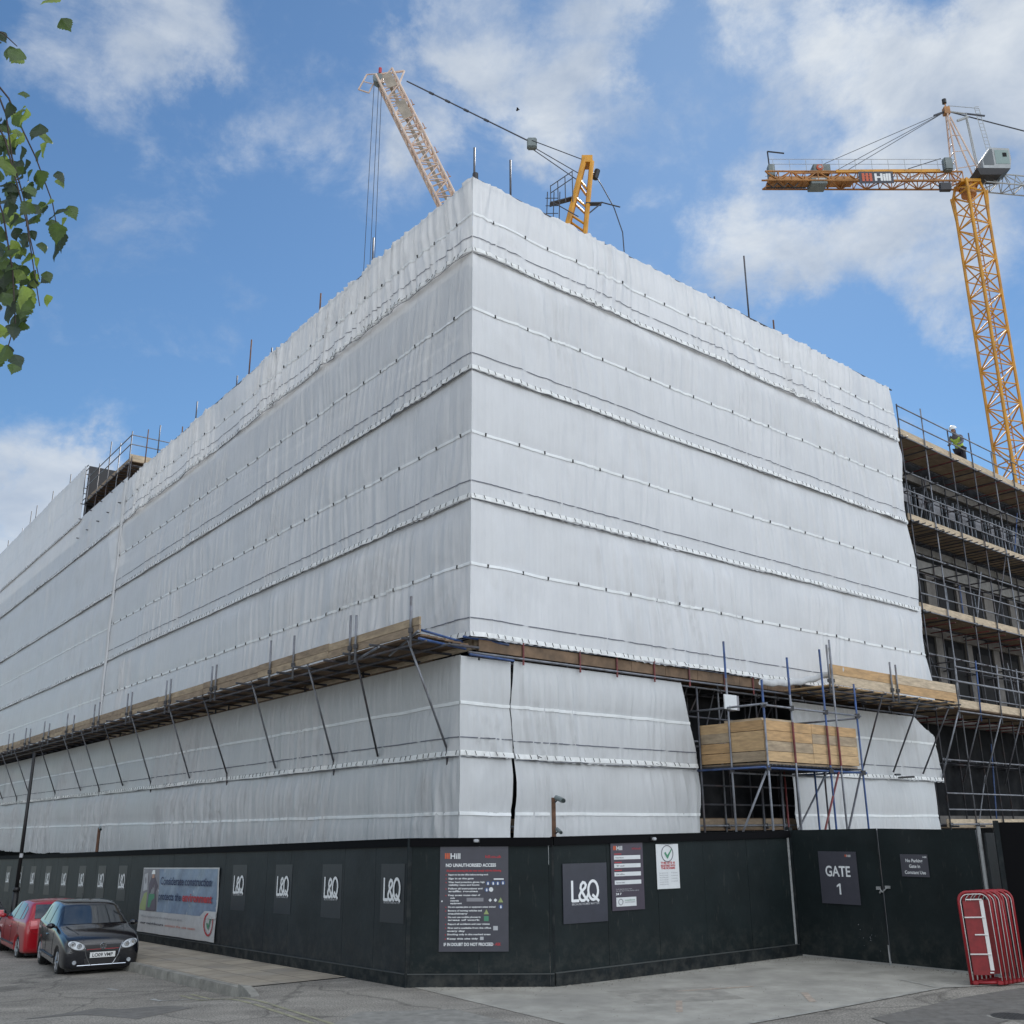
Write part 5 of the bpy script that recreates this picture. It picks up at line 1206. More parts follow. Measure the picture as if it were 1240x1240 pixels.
        MB().tube(q[0], q[1], .014, 6).build('door_handle', paint, t)
        q = [proj((x, s * 2, .36), (0, -s, 0), .01) for x in (.85, .4, 0, -.4, -.8)]
        MB().path([p_ for p_ in q if p_], .022, 6).build('rubbing_strip', 'plastic', t)
        # door mirror
        mb = MB(); rr = []
        for i in range(7):
            a = math.pi * i / 6; rr.append([(.60 + .075 * math.sin(a) * math.cos(b), s * (.80 + .20 * (i / 6)), .985 + .062 * math.sin(a) ** .6 * math.sin(b) + .0) for b in [k * math.pi / 5 for k in range(11)]])
        mi = mb.grid(rr).build('door_mirror', paint, t, smooth=True)
        MB().tube((.60, s * .74, .95), (.60, s * .84, .965), .025, 8).build('mirror_stalk', 'plastic', mi)
        # wheels
        for x in (1.28, -1.20):
            y = s * .72
            wh = MB().tube((x, y - s * .10, .30), (x, y + s * .075, .30), .29, 30).build('wheel', 'tyre', t, smooth=False, bevel=.02)
            MB().tube((x, y + s * .05, .30), (x, y + s * .078, .30), .205, 24).build('rim_well', 'plastic', wh)
            rim = MB().ring((x, y + s * .08, .30), (0, 1, 0), .195, .012)
            for k in range(7):
                a = 2 * math.pi * k / 7; rim.tube((x, y + s * .085, .30), (x + .19 * math.cos(a), y + s * .082, .30 + .19 * math.sin(a)), .022, 6, r2=.016)
            rim.tube((x, y + s * .07, .30), (x, y + s * .095, .30), .045, 12); rim.build('rim', 'alloy', wh)
            MB().tube((x, s * .56, .30), (x, s * .66, .30), .335, 24).build('wheel_arch_liner', 'plastic', t)
    mb = MB()
    for s in (-1, 1):
        q = [proj((x, s * y, 3), (0, 0, -1), .003) for x, y in ((1.90, .40), (1.6, .48), (1.2, .56), (.85, .62))]
        mb.path([p_ for p_ in q if p_], .007, 4)
    mb.build('bonnet_creases', 'plastic', t)
    # front: lamps, grille, badge, plate, fog lamps
    for s in (-1, 1):
        def ell(cy, cz, rx, rz, sk):
            def f(a, b):
                th = 2 * math.pi * a; rr = max(.02, b)
                yy = cy + rx * rr * math.cos(th); zz = cz + rz * rr * math.sin(th) + sk * rx * rr * math.cos(th) * s
                return (3.0, s * .0 + yy, zz), (-1, 0, 0)
            return f
        patch('headlight_surround', 'plastic', 'x', ell(s * .55, .665, .18, .095, .24), 20, 5, .010)
        hl = patch('headlight', 'lens', 'x', ell(s * .55, .665, .165, .080, .24), 20, 5, .015)
        for yy, r in ((.49, .045), (.625, .052)):
            q = proj((3, s * yy, .665 + (yy - .55) * .24), (-1, 0, 0), .024)
            if q: MB().ring(q, (1, 0, 0), r, .008, 18).tube(q - Vector((.01, 0, 0)), q + Vector((.004, 0, 0)), r * .6, 14).build('reflector', 'chrome', hl)
        q = proj((3, s * .56, .33), (-1, 0, 0), .012)
        if q: MB().tube(q - Vector((.02, 0, 0)), q, .042, 14).build('fog_light', 'lens', t)
        patch('tail_light', 'tail', 'x', quadf([(s * .52, .80), (s * .70, .80), (s * .68, .99), (s * .54, .99)] if s > 0 else [(s * .70, .80), (s * .52, .80), (s * .54, .99), (s * .68, .99)], 'x', -1), 5, 5, .012)
    patch('grille', 'plastic', 'x', quadf([(-.34, .565), (.34, .565), (.37, .665), (-.37, .665)], 'x', 1), 10, 3, .010)
    patch('grille_line', 'redp', 'x', quadf([(-.33, .572), (.33, .572), (.335, .582), (-.335, .582)], 'x', 1), 10, 1, .014)
    patch('lower_intake', 'plastic', 'x', quadf([(-.34, .27), (.34, .27), (.38, .40), (-.38, .40)], 'x', 1), 10, 3, .010)
    mb = MB()
    for s in (-1, 1):
        pts = [proj((3, s * a, b), (-1, 0, 0), .012) for a, b in ((.41, .69), (.36, .58), (.33, .45), (.25, .30), (.22, .265))]
        mb.path([q for q in pts if q], .011, 6)
    for z in (.265,):
        pts = [proj((3, a, z), (-1, 0, 0), .012) for a in (-.5, -.3, 0, .3, .5)]; mb.path([q for q in pts if q], .010, 6)
    mb.build('chrome_trim', 'chrome', t)
    q = proj((3, 0, .635), (-1, 0, 0), .02); bd_ = MB().ring(q, (1, 0, 0), .062, .008).build('badge', 'chrome', t)
    def sg(mb, a, b): mb.tube(q + Vector((.004, a[0], a[1])), q + Vector((.004, b[0], b[1])), .006, 5)
    mb = MB(); sg(mb, (-.028, .048), (0, .008)); sg(mb, (0, .008), (.028, .048)); sg(mb, (-.05, .024), (-.02, -.045)); sg(mb, (-.02, -.045), (0, -.005)); sg(mb, (0, -.005), (.02, -.045)); sg(mb, (.02, -.045), (.05, .024))
    mb.build('badge_letters', 'chrome', bd_)
    q = proj((3, 0, .47), (-1, 0, 0), .018); zc = .465
    pl = MB().box((q.x + .012, 0, zc), (.012, .52, .11)).build('number_plate', 'plate', t)
    if plate_txt:
        Fp = Frame((q.x + .018, 0), (0, 1), -1); 
        text(plate_txt, Fp, 0, zc - .035, .0, .07, 'black', pl, width=.42, align='C', bold=.02, depth=.002)
    pr = proj((-3, 0, .62), (1, 0, 0), .015)
    MB().box((pr.x, 0, .62), (.012, .52, .11)).build('rear_number_plate', 'plate', t)
    MB().tube((-1.0, 0, 1.47), (-1.12, 0, 1.56), .006, 5).build('aerial', 'plastic', t)
    for s in (-1, 1): MB().tube((.70, s * .15, .975), (.62, s * .15 + .42, 1.02), .008, 5).build('wiper', 'plastic', t)
    MB().box((0, 0, .21), (3.5, 1.35, .14)).build('underbody', 'plastic', t)
    # seats and steering wheel are hidden by the dark glass
    return t
c1 = car('black hatchback parked at the kerb facing the camera with front number plate', 'blackcar', 0, 'LO09 VMP')
def place(c, x, y, ang, z=None, sc_=(1, 1, 1)):
    c.location = (x, y, road_z(x, y) if z is None else z); c.rotation_euler = (0, 0, ang); c.scale = sc_
def fwd(th): return math.atan2(-math.cos(R_(th)), math.sin(R_(th)))     # heading towards the camera, th from the view axis
A = Vector((-9.62, 23.35)); K = Vector((-8.32, 24.2)); mid = (A + K) / 2; hd = Vector((math.sin(R_(32)), -math.cos(R_(32))))
cc = mid - hd * 1.95
place(c1, cc.x, cc.y, math.atan2(hd.y, hd.x), z=road_z(cc.x, cc.y) - .03)
# red car seen from the rear, and the car beyond it
def recolour(c, paint):
    for ch in c.children_recursive:
        if ch.type == 'MESH' and ch.data.materials and ch.data.materials[0].name.startswith('car_paint'):
            ch.data = ch.data.copy(); ch.data.materials.clear(); ch.data.materials.append(M[paint])
def drop(c, names):
    for ch in list(c.children_recursive):
        if any(ch.name.startswith(n) for n in names): bpy.data.objects.remove(ch)
c2 = copy_tree(c1); recolour(c2, 'redcar'); c2['label'] = 'red hatchback parked behind the black car, seen from its rear'
hd2 = Vector((-math.sin(R_(35)), math.cos(R_(35))))
rear = Vector((-11.75, 28.0)); ctr = rear + hd2 * 1.95
place(c2, ctr.x, ctr.y, math.atan2(hd2.y, hd2.x), z=road_z(ctr.x, ctr.y) - .03, sc_=(1.05, 1.03, .98))
c3 = copy_tree(c1); recolour(c3, 'greycar'); c3['label'] = 'dark grey car cut off by the left edge of the photo beyond the red car'
ctr = rear + hd2 * 7.2 + Vector((-1.3, 0))
place(c3, ctr.x, ctr.y, math.atan2(hd2.y, hd2.x), z=road_z(ctr.x, ctr.y) - .03, sc_=(1.05, 1.03, 1.05))
for c in (c2, c3):
    drop(c, ['lettering'])
    mb = MB()

# ------------------------------------------------------------------ cranes
def lattice(mb, p, q, w, h, n, r=.05, rl=.03, up=Vector((0, 0, 1)), w2=None, h2=None, tri=False, lacing=True):
    p = Vector(p); q = Vector(q); d = (q - p).normalized(); s = d.cross(up).normalized(); u = s.cross(d).normalized()
    w2 = w if w2 is None else w2; h2 = h if h2 is None else h2
    def c(t, a, b): return p + (q - p) * t + s * a * (w + (w2 - w) * t) / 2 + u * b * (h + (h2 - h) * t) / 2
    cs = [(-1, -1), (1, -1), (1, 1), (-1, 1)] if not tri else [(-1, -1), (1, -1), (0, 1)]
    for a, b in cs: mb.tube(c(0, a, b), c(1, a, b), r, 6)
    m = len(cs)
    for i in range(n):
        t0, t1 = i / n, (i + 1) / n
        for k in range(m):
            A, B = cs[k], cs[(k + 1) % m]
            if (i + k) % 2: A, B = B, A
            mb.tube(c(t0, *A), c(t1, *B), rl, 5, cap=False)
            if lacing: mb.tube(c(t0, *A), c(t0, *B), rl * .9, 5, cap=False)
    return c
# --- tower crane on the right
X, Y = 39.64, 75.0
tc1 = thing('tower_crane', 'yellow tower crane on the right with counter jib, grey cab and apex tower', 'tower crane', (X, Y, 0))
bpy.context.view_layer.update()
zt = 54.6; zj_ = 55.95
mb = MB(); ang = R_(-27 + 45)
upv = Vector((math.cos(ang), math.sin(ang), 0))
lattice(mb, (X, Y, 0), (X, Y, zt), 1.75, 1.75, 33, r=.125, rl=.065, up=upv); mb.build('mast', 'crane', tc1)
mb = MB(); mb.tube((X - .25, Y - .4, 0), (X - .25, Y - .4, zt - .5), .05, 5).tube((X + .15, Y - .4, 0), (X + .15, Y - .4, zt - .5), .05, 5)
z = 1
while z < zt: mb.tube((X - .25, Y - .4, z), (X + .15, Y - .4, z), .03, 4); z += .45
mb.build('mast_ladder', 'crane_o', tc1)
MB().tube((X, Y, zt - .2), (X, Y, zt + .8), .62, 16).build('slewing_ring', 'crane_o', tc1)
mb = MB(); lattice(mb, (X, Y, zt - .1), (X, Y, zj_ - .35), 1.75, 1.75, 1, r=.12, rl=.08, up=upv, w2=1.35, h2=1.35); mb.box((X, Y, zj_ - .45), (1.7, 1.5, .3)); mb.build('slewing_frame', 'crane', tc1)
for a, b in ((-1, -1), (1, -1), (1, 1), (-1, 1)):
    q = Vector((X, Y, zt - 2.6)) + upv * a * .875 + Vector((-upv.y, upv.x, 0)) * b * .875; q2 = Vector((X, Y, zt - .1)) + upv * a * 1.0 + Vector((-upv.y, upv.x, 0)) * b * 1.0; MB().tube(q, q2, .11, 6).build('mast_head_strut', 'crane', tc1)
zj = 55.95
mb = MB(); lattice(mb, (X - .6, Y, zj), (X - 17.6, Y, zj + .15), 1.3, .9, 15, r=.085, rl=.055)
for o in (-.62, .62): mb.box((X - 8.5, Y + o, zj + .46), (13.5, .09, .20))
mb.box((X - 13.6, Y, zj - .05), (7.4, 1.2, .28))
mb.build('counter_jib', 'crane_o', tc1)
mb = MB().box((X - 7, Y - .72, zj + .52), (9, .05, .28)); mb.build('jib_side_plate', 'crane', tc1)
mb = MB()
for sy in (-.85, .85):
    for h in (.55, 1.05): mb.tube((X - 1.2, Y + sy, zj + .5 + h), (X - 17.2, Y + sy, zj + .62 + h + (.35 if h > .6 else 0) * 0), .022, 5)
    for i in range(12): mb.tube((X - 1.3 - i * 1.42, Y + sy, zj + .5), (X - 1.3 - i * 1.42, Y + sy, zj + 1.58), .022, 5)
mb.build('walkway_railing', 'crane_lg', tc1)
wn_ = MB().box((X - 12.6, Y, zj + 1.05), (1.5, 1.0, .8)).build('winch', 'crane_g', tc1, bevel=.06)
MB().tube((X - 12.8, Y - .60, zj + 1.05), (X - 12.8, Y - .48, zj + 1.05), .30, 16).build('winch_drum', 'orange', wn_)
MB().tube((X - 12.8, Y - .64, zj + 1.05), (X - 12.8, Y - .58, zj + 1.05), .15, 12).build('drum_hub', 'white_dim', wn_)
MB().box((X - 13.0, Y, zj - .35), (1.4, 1.3, .6)).build('counterweight', 'crane_g', tc1, bevel=.04)
MB().box((X - 12.9, Y - .67, zj - .25), (.8, .03, .22)).build('counterweight_label', 'white_dim', tc1)
MB().box((X - 16.9, Y, zj + 1.0), (.55, .6, 1.1)).build('hoist_cabinet', 'crane_g', tc1)
MB().tube((X - 17, Y, zj + 1.4), (X - 17.05, Y, zj + 3.1), .06, 6).tube((X - 17.05, Y, zj + 3.1), (X - 15.6, Y, zj + 2.9), .07, 6).build('service_davit', 'lamp', tc1)
mb = MB(); 
for i in range(3): mb.tube((X - 17.5 + i * .9, Y - .5, zj - .5), (X - 17.0 + i * .9, Y - .5, zj - .95), .05, 5).tube((X - 17.0 + i * .9, Y - .5, zj - .95), (X - 16.6 + i * .9, Y - .5, zj - .5), .05, 5)
mb.tube((X - 17.6, Y - .5, zj - .97), (X - 14.2, Y - .5, zj - .97), .06, 5); mb.build('ballast_hanger', 'lamp', tc1)
Fc = Frame((X - 9.0, Y - .75), (1, 0), -1)
sg_ = MB().box((X - 8.15, Y - .80, zj - .2), (2.95, .06, 1.15)).build('company_sign', 'sign_navy', tc1)
mb = MB(); 
for i in range(3): mb.box((X - 9.27 + i * .32, Y - .85, zj - .2), (.22, .02, .80))
for j in range(2): mb.box((X - 8.95, Y - .853, zj - .32 + j * .26), (.88, .02, .05))
mb.build('sign_mark', 'orange', sg_)
text('Hill', Frame((X - 8.30, Y - .84), (1, 0), -1), 0, zj - .52, .0, .68, 'white', sg_, width=1.4, bold=.05, depth=.01)
# apex tower (leans back a little), ladder, cab
ax = X - .35; az = zj + 7.1
mb = MB()
for sx_, sy in ((-1, -1), (-1, 1)): mb.tube((X - .95, Y + sy * .55, zj), (ax - .45, Y + sy * .15, az), .075, 6)
for sy in (-1, 1): mb.tube((X + 1.1, Y + sy * .55, zj), (ax - .25, Y + sy * .15, az - .6), .075, 6)
for k in range(1, 8):
    t0, t1 = k / 8, (k + 1) / 8
    a = Vector((X - .95 + .15 * t0 * 0, Y - .55, zj)).lerp(Vector((ax - .45, Y - .15, az)), t0); b = Vector((X + 1.1, Y - .55, zj)).lerp(Vector((ax - .25, Y - .15, az - .6)), t0 + .06)
    c_ = Vector((X - .95, Y + .55, zj)).lerp(Vector((ax - .45, Y + .15, az)), t0)
    if k % 2: mb.tube(a, b, .04, 5)
    mb.tube(a, c_, .04, 5)
mb.build('apex_tower', 'crane_b', tc1)
mb = MB().box((ax - .45, Y, az + .1), (.5, .5, .7)).tube((ax - .45, Y, az + .3), (ax - .45, Y, az + 1.0), .05, 6); mb.build('apex_head', 'crane_o', tc1)
MB().tube((ax - .5, Y, az + .95), (ax - .5, Y, az + 1.35), .2, 8).build('warning_light', 'plastic', tc1)
mb = MB()
for dx in (0.35, .75): mb.tube((X + 1.15 + dx * .2, Y - .4 + dx, zj + .5), (ax + 1.15 + dx * .3, Y - .4 + dx, az - .2), .06, 5)
mb.tube((X + 2.2, Y, zj + 3), (ax + 2.1, Y, az + .5), .03, 5).tube((X + 2.6, Y, zj + 2.9), (ax + 2.5, Y, az + .4), .03, 5)
for k in range(14): z = zj + 3 + k * .36; mb.tube((ax + 2.1 + (X - ax + .1) * (1 - k / 14), Y, z), (ax + 2.5 + (X - ax + .1) * (1 - k / 14), Y, z), .022, 4)
mb.tube((ax - .2, Y, az + .7), (ax + 2.5, Y, az + .4), .03, 5).tube((ax + .4, Y, az - .9), (ax + 1.4, Y, az - .5), .12, 6).tube((ax - .3, Y, az + .1), (ax + 1.5, Y, az - .2), .08, 6)
mb.build('access_ladder', 'crane_lg', tc1)
cb = MB(); x0, y0, z0 = X + 1.15, Y - 1.3, zj + .35
pr_ = [(x0 - .2, z0), (x0 + 2.1, z0 - .05), (x0 + 2.3, z0 + .8), (x0 + 2.28, z0 + 1.95), (x0 + .6, z0 + 2.05), (x0 - .2, z0 + .95)]
cb.face([(a, y0, b) for a, b in pr_]); cb.face([(a, y0 + 1.5, b) for a, b in reversed(pr_)])
for i in range(6): a, b = pr_[i], pr_[(i + 1) % 6]; cb.face([(a[0], y0, a[1]), (a[0], y0 + 1.5, a[1]), (b[0], y0 + 1.5, b[1]), (b[0], y0, b[1])])
cbo = cb.build('cab', 'crane_lg', tc1)
MB().face([(a, y0 - .02, b) for a, b in ((x0 + .95, z0 + .4), (x0 + 2.12, z0 + .38), (x0 + 2.15, z0 + 1.75), (x0 + .95, z0 + 1.8))]).build('cab_window', 'cabglass', cbo)
MB().face([(a, y0 - .02, b) for a, b in ((x0 - .1, z0 + .3), (x0 + .78, z0 + .3), (x0 + .78, z0 + 1.88), (x0 + .6, z0 + 1.88), (x0 - .1, z0 + .9))]).build('cab_side_window', 'glass', cbo)
MB().face([(a, y0 - .04, b) for a, b in ((x0 + 1.6, z0 + 1.1), (x0 + 1.95, z0 + 1.1), (x0 + 1.95, z0 + 1.5), (x0 + 1.6, z0 + 1.5))]).build('cab_opening', 'void', cbo)
MB().hexa([(x0 - .5, Y - 1.2, z0 - .6), (x0 + 1.3, Y - 1.2, z0 - .6), (x0 + 1.3, Y + .2, z0 - .6), (x0 - .5, Y + .2, z0 - .6), (x0 - .8, Y - 1.35, z0 - .04), (x0 + 2.1, Y - 1.35, z0 - .08), (x0 + 2.1, Y + .25, z0 - .08), (x0 - .8, Y + .25, z0 - .04)]).build('cab_platform', 'fitting', tc1)
MB().box((X - 1.9, Y - .9, zj + .95), (.75, .6, 1.25)).build('electrics_cabinet', 'crane_g', tc1, bevel=.1)
MB().box((X - 2.2, Y - .5, zj - 1.0), (.9, .4, .7)).build('junction_box', 'fitting', tc1)
mb = MB(); lattice(mb, (X + 1.2, Y, zj + .15), (X + 52, Y + 8, zj + .3), 1.4, 1.5, 44, r=.07, rl=.045, tri=True); mb.build('jib', 'crane_lg', tc1)
mb = MB()
for e in ((X - 13.4, zj + 1.0), (X - 11.4, zj + .8), (X - 10.6, zj + .7)):
    for sy in (-.4,): mb.tube((ax - .5, Y, az + .1), (e[0], Y + sy, e[1]), .03, 5)
mb.tube((ax - .3, Y, az + .1), (X + 30, Y + 5, zj + 2.0), .06, 5); mb.tube((X - 2.2, Y - .5, zj + 1.9), (X - 5.2, Y - .6, zj + .8), .04, 5)
mb.tube((ax - 1.6, Y, az - .35), (ax - .5, Y, az + .1), .10, 6); mb.tube((ax + 1.2, Y, az - .15), (ax + 2.9, Y, az - .4), .09, 6)
mb.build('pendant_lines', 'rope', tc1)

# --- luffing crane behind the corner
t2c = thing('luffing_crane', 'luffing jib crane behind the corner, pale jib leaning left and yellow frame right', 'tower crane', (2.2, 60, 0))
mb = MB(); lattice(mb, (2.2, 60, 0), (2.2, 60, 33), 1.7, 1.7, 20, r=.09, rl=.045, up=Vector((.7, .7, 0))); mb.build('mast', 'crane', t2c)
MB().tube((2.2, 60, 32.8), (2.2, 60, 33.4), 1.1, 16).build('slewing_ring', 'crane_g', t2c)
MB().box((4.0, 60, 33.9), (9.0, 2.0, .5)).build('machinery_deck', 'crane', t2c)
MB().box((7.3, 60, 33.2), (2.0, 2.2, 2.2)).build('counterweight', 'crane_g', t2c, bevel=.05)
MB().box((1.6, 58.6, 35.2), (1.5, 1.3, 2.0)).build('cab', 'crane_lg', t2c, bevel=.15)
J0 = Vector((-.1, 60, 34.2)); J1 = Vector((-9.0, 60, 54.3))
mb = MB(); lattice(mb, J0, J1, 1.25, 1.15, 30, r=.085, rl=.05, up=Vector((0, -1, 0))); mb.build('jib', 'crane_b', t2c)
d = (J1 - J0).normalized(); n_ = Vector((d.z, 0, -d.x))
mb = MB(); mb.hexa([J0.lerp(J1, a) + n_ * b + Vector((0, y, 0)) for y in (-.2, -.14) for a, b in ((.40, -.10), (.985, -.10), (.985, .14), (.40, .14))]); mb.build('jib_walkway', 'jibp', t2c)
for a0, a1 in ((.93, .985), (.80, .87)): MB().hexa([J0.lerp(J1, a) + n_ * b + Vector((0, y, 0)) for y in (-.63, -.58) for a, b in ((a0, -.28), (a1, -.28), (a1, .42), (a0, .42))]).build('jib_plate', 'jibp', t2c)
mb = MB()
for a in (.56, .66, .76, .86):
    q = J0.lerp(J1, a); mb.tube(q + n_ * .5, q + n_ * 1.05, .035, 5).tube(q + n_ * .95, q + n_ * .95 + d * .5, .03, 5)
mb.build('rope_guides', 'crane_o', t2c)
tp = J1
mb = MB().tube(tp + Vector((-1.3, 0, .2)), tp + Vector((.2, 0, .3)), .05, 5).tube(tp + Vector((-1.3, 0, .2)), tp + Vector((-1.85, 0, -1.1)), .06, 5).tube(tp + Vector((-1.85, 0, -1.1)), tp + Vector((-1.1, 0, -1.4)), .06, 5).tube(tp + Vector((-1.1, 0, -1.4)), tp + Vector((-.6, 0, -.1)), .05, 5).tube(tp + Vector((-1.55, 0, -.4)), tp + Vector((-.9, 0, -.6)), .04, 5)
mb.tube(tp + Vector((-.5, 0, .2)), tp + Vector((1.4, 0, .5)), .09, 6).tube(tp + Vector((1.4, 0, .5)), tp + Vector((1.0, 0, -.8)), .07, 6); mb.build('jib_head_frame', 'crane_b', t2c)
MB().tube(tp + Vector((-.45, -.3, -.3)), tp + Vector((-.45, .3, -.3)), .38, 14).build('head_sheave', 'crane_g', t2c)
MB().tube(tp + Vector((-.35, 0, .3)), tp + Vector((-.35, 0, .75)), .12, 8).build('warning_light', 'redp', t2c)
mb = MB()
for xx, x2 in ((-9.75, -10.1), (-9.42, -9.62), (-9.2, -9.22)): mb.tube((xx, 60, 53.6), (x2, 60, 22), .022, 5)
mb.build('hoist_ropes', 'rope', t2c)
A_ = Vector((5.15, 60, 46.6)); B_ = Vector((1.55, 60, 48.6)); T_ = Vector((-7.4, 60, 53.9))
mb = MB().tube(T_, B_, .055, 5).tube(B_ + Vector((0, -.25, 0)), A_ + Vector((0, -.25, .35)), .035, 5).tube(B_ + Vector((0, .2, -.35)), A_ + Vector((-.4, .2, -1.0)), .035, 5).tube(B_ + Vector((0, 0, -.3)), A_ + Vector((-.3, 0, -.6)), .035, 5)
dd = (B_ - T_).normalized()
for k in (.2, .33, .48, .64): q = T_.lerp(B_, k); mb.tube(q - dd * .18, q + dd * .18, .09, 6)
mb.build('luffing_pendant', 'rope', t2c)
MB().box((B_.x, B_.y, B_.z - .1), (.7, .5, .8)).build('pulley_block', 'crane_g', t2c, bevel=.08)
mb = MB()
for sy in (-.5, .5):
    mb.tube((A_.x + .05, 60 + sy * .6, A_.z + .5), (2.0, 60 + sy * 1.5, 34), .20, 6).tube((A_.x + .55, 60 + sy * .6, A_.z + .2), (4.3, 60 + sy * 1.5, 34), .17, 6)
    for k in range(1, 8):
        a = Vector((A_.x + .1, 60 + sy * .5, A_.z)).lerp(Vector((2.0, 60 + sy * 1.5, 34)), k / 9); b = Vector((A_.x + .35, 60 + sy * .5, A_.z)).lerp(Vector((4.3, 60 + sy * 1.5, 34)), (k + .5) / 9); mb.tube(a, b, .09, 5)
for k in range(1, 8):
    a = Vector((A_.x + .1, 59.75, A_.z)).lerp(Vector((2.0, 59.35, 34)), k / 9); b = Vector((A_.x + .1, 60.25, A_.z)).lerp(Vector((2.0, 60.65, 34)), k / 9); mb.tube(a, b, .07, 5)
mb.box((A_.x + .22, 60, A_.z + .35), (.75, .9, .55)); mb.build('a_frame', 'crane', t2c)
mb = MB(); px_, pz_ = 3.4, 43.1
mb.hexa([(px_ - .7, 59.3, pz_ + .1), (px_ + .8, 59.3, pz_ + .55), (px_ + .8, 59.8, pz_ + .55), (px_ - .7, 59.8, pz_ + .1), (px_ - .7, 59.3, pz_ + .17), (px_ + .8, 59.3, pz_ + .62), (px_ + .8, 59.8, pz_ + .62), (px_ - .7, 59.8, pz_ + .17)]).box((px_ + 2.3, 59.6, pz_ + .2), (1.1, .4, .06)).tube((px_ - .6, 59, pz_), (px_ + 1.2, 59, pz_ - 1.2), .04, 5).tube((px_ + 2.9, 59.4, pz_ + .2), (px_ + 1.9, 59.6, pz_ - .6), .05, 5).tube((px_ + 2.8, 59.4, pz_ + .2), (px_ + 4.1, 59.4, pz_ - .2), .05, 5)
for h in (.6, 1.15): mb.tube((px_ - .65, 58.9, pz_ + h), (px_ + .9, 58.9, pz_ + h + 1.2), .035, 5)
for i in range(4): mb.tube((px_ - .65 + i * .5, 58.9, pz_ - .1), (px_ - .65 + i * .5, 58.9, pz_ + 1.2 + i * .35), .035, 5)
for dx in (-.95, -.5, -.1): mb.tube((px_ + dx - .1, 59.2, pz_ - 3.8), (px_ + dx + .1, 59.2, pz_ + .9), .035, 5)
for i in range(7): mb.tube((px_ - 1.0, 59.2, pz_ - 3.2 + i * .6), (px_ - .15, 59.2, pz_ - 3.2 + i * .6), .03, 5)
mb.build('access_platform', 'rope', t2c)
MB().path([(5.7, 60, 46.3), (6.3, 59.8, 45.0), (7.1, 59.6, 43.0), (7.6, 59.5, 41.0), (7.75, 59.5, 36.0)], .04, 5).build('power_cable', 'rope', t2c)
MB().tube((5.9, 60, 45.6), (6.1, 60, 46.3), .2, 8).build('beacon', 'plastic', t2c)

# ------------------------------------------------------------------ worker on the top deck
def skin(name, verts, edges, radii, m, par, lv=2):
    me = bpy.data.meshes.new(name); me.from_pydata(verts, edges, []); o = bpy.data.objects.new(name, me); COL.objects.link(o)
    o.modifiers.new('k', 'SKIN'); s_ = o.modifiers.new('s', 'SUBSURF'); s_.levels = lv; s_.render_levels = lv
    for i, r in enumerate(radii): me.skin_vertices[0].data[i].radius = (r, r) if isinstance(r, float) else r
    me.skin_vertices[0].data[0].use_root = True
    dg = bpy.context.evaluated_depsgraph_get(); dg.update(); m2 = bpy.data.meshes.new_from_object(o.evaluated_get(dg)); bpy.data.objects.remove(o)
    m2.materials.clear(); m2.materials.append(M[m])
    for p in m2.polygons: p.use_smooth = True
    o = bpy.data.objects.new(name, m2); COL.objects.link(o); o.parent = par; return o
wp = thing('person', 'worker in white hard hat and yellow hi-vis vest leaning over on the top scaffold deck', 'person', (0, 0, 0))
# local: x along the deck (away right), y into the building, z up; leaning to the left, side on
v = [(0, 0, .95), (-.02, 0, 1.12), (-.10, 0, 1.30), (-.19, 0, 1.43), (-.26, 0, 1.52), (-.31, -.01, 1.60), (-.33, -.01, 1.70),
     (.0, -.09, .92), (.02, -.10, .50), (.05, -.10, .08), (-.06, -.10, .03), (.03, .09, .92), (.12, .10, .50), (.2, .10, .08), (.09, .10, .03),
     (-.17, -.19, 1.40), (-.24, -.24, 1.14), (-.44, -.20, 1.02), (-.53, -.18, .99), (-.17, .19, 1.40), (-.26, .23, 1.14), (-.46, .17, 1.06), (-.54, .15, 1.04)]
e = [(0, 1), (1, 2), (2, 3), (3, 4), (4, 5), (5, 6), (0, 7), (7, 8), (8, 9), (9, 10), (0, 11), (11, 12), (12, 13), (13, 14), (3, 15), (15, 16), (16, 17), (17, 18), (3, 19), (19, 20), (20, 21), (21, 22)]
r = [(.15, .12), (.14, .11), (.16, .12), (.13, .11), .06, .085, .09, .095, .07, .05, .05, .095, .07, .05, .05, .07, .05, .04, .035, .07, .05, .04, .035]
skin('body', v, e, r, 'cloth_g', wp)
skin('hi_vis_vest', v[:4] + [v[15], v[19]], [(0, 1), (1, 2), (2, 3), (3, 4), (3, 5)], [(.165, .135), (.16, .13), (.185, .145), (.15, .13), .085, .085], 'hivis', wp)
skin('trousers', [v[0]] + v[7:10] + v[11:14], [(0, 1), (1, 2), (2, 3), (0, 4), (4, 5), (5, 6)], [(.165, .135), .11, .085, .068, .11, .085, .068], 'cloth_n', wp)
skin('head', [v[4], v[5], v[6], (-.40, -.01, 1.63)], [(0, 1), (1, 2), (1, 3)], [.055, .088, .09, .035], 'skin', wp)
bm = bmesh.new(); bmesh.ops.create_uvsphere(bm, u_segments=18, v_segments=12, radius=.135)
for q in bm.verts:
    if q.co.z < 0: q.co.z *= .12; q.co.x *= 1.18; q.co.y *= 1.06
me = bpy.data.meshes.new('hard_hat'); bm.to_mesh(me); bm.free(); me.materials.append(M['helmet'])
for p in me.polygons: p.use_smooth = True
ho = bpy.data.objects.new('hard_hat', me); COL.objects.link(ho); ho.parent = wp; ho.location = (-.35, -.01, 1.70); ho.rotation_euler = (0, R_(-22), 0)
q = FR(25.35, 15.88, -.62); wp.location = q; wp.rotation_euler = (0, 0, math.atan2(FR.D.y, FR.D.x)); wp.scale = (1.12, 1.12, 1.06)

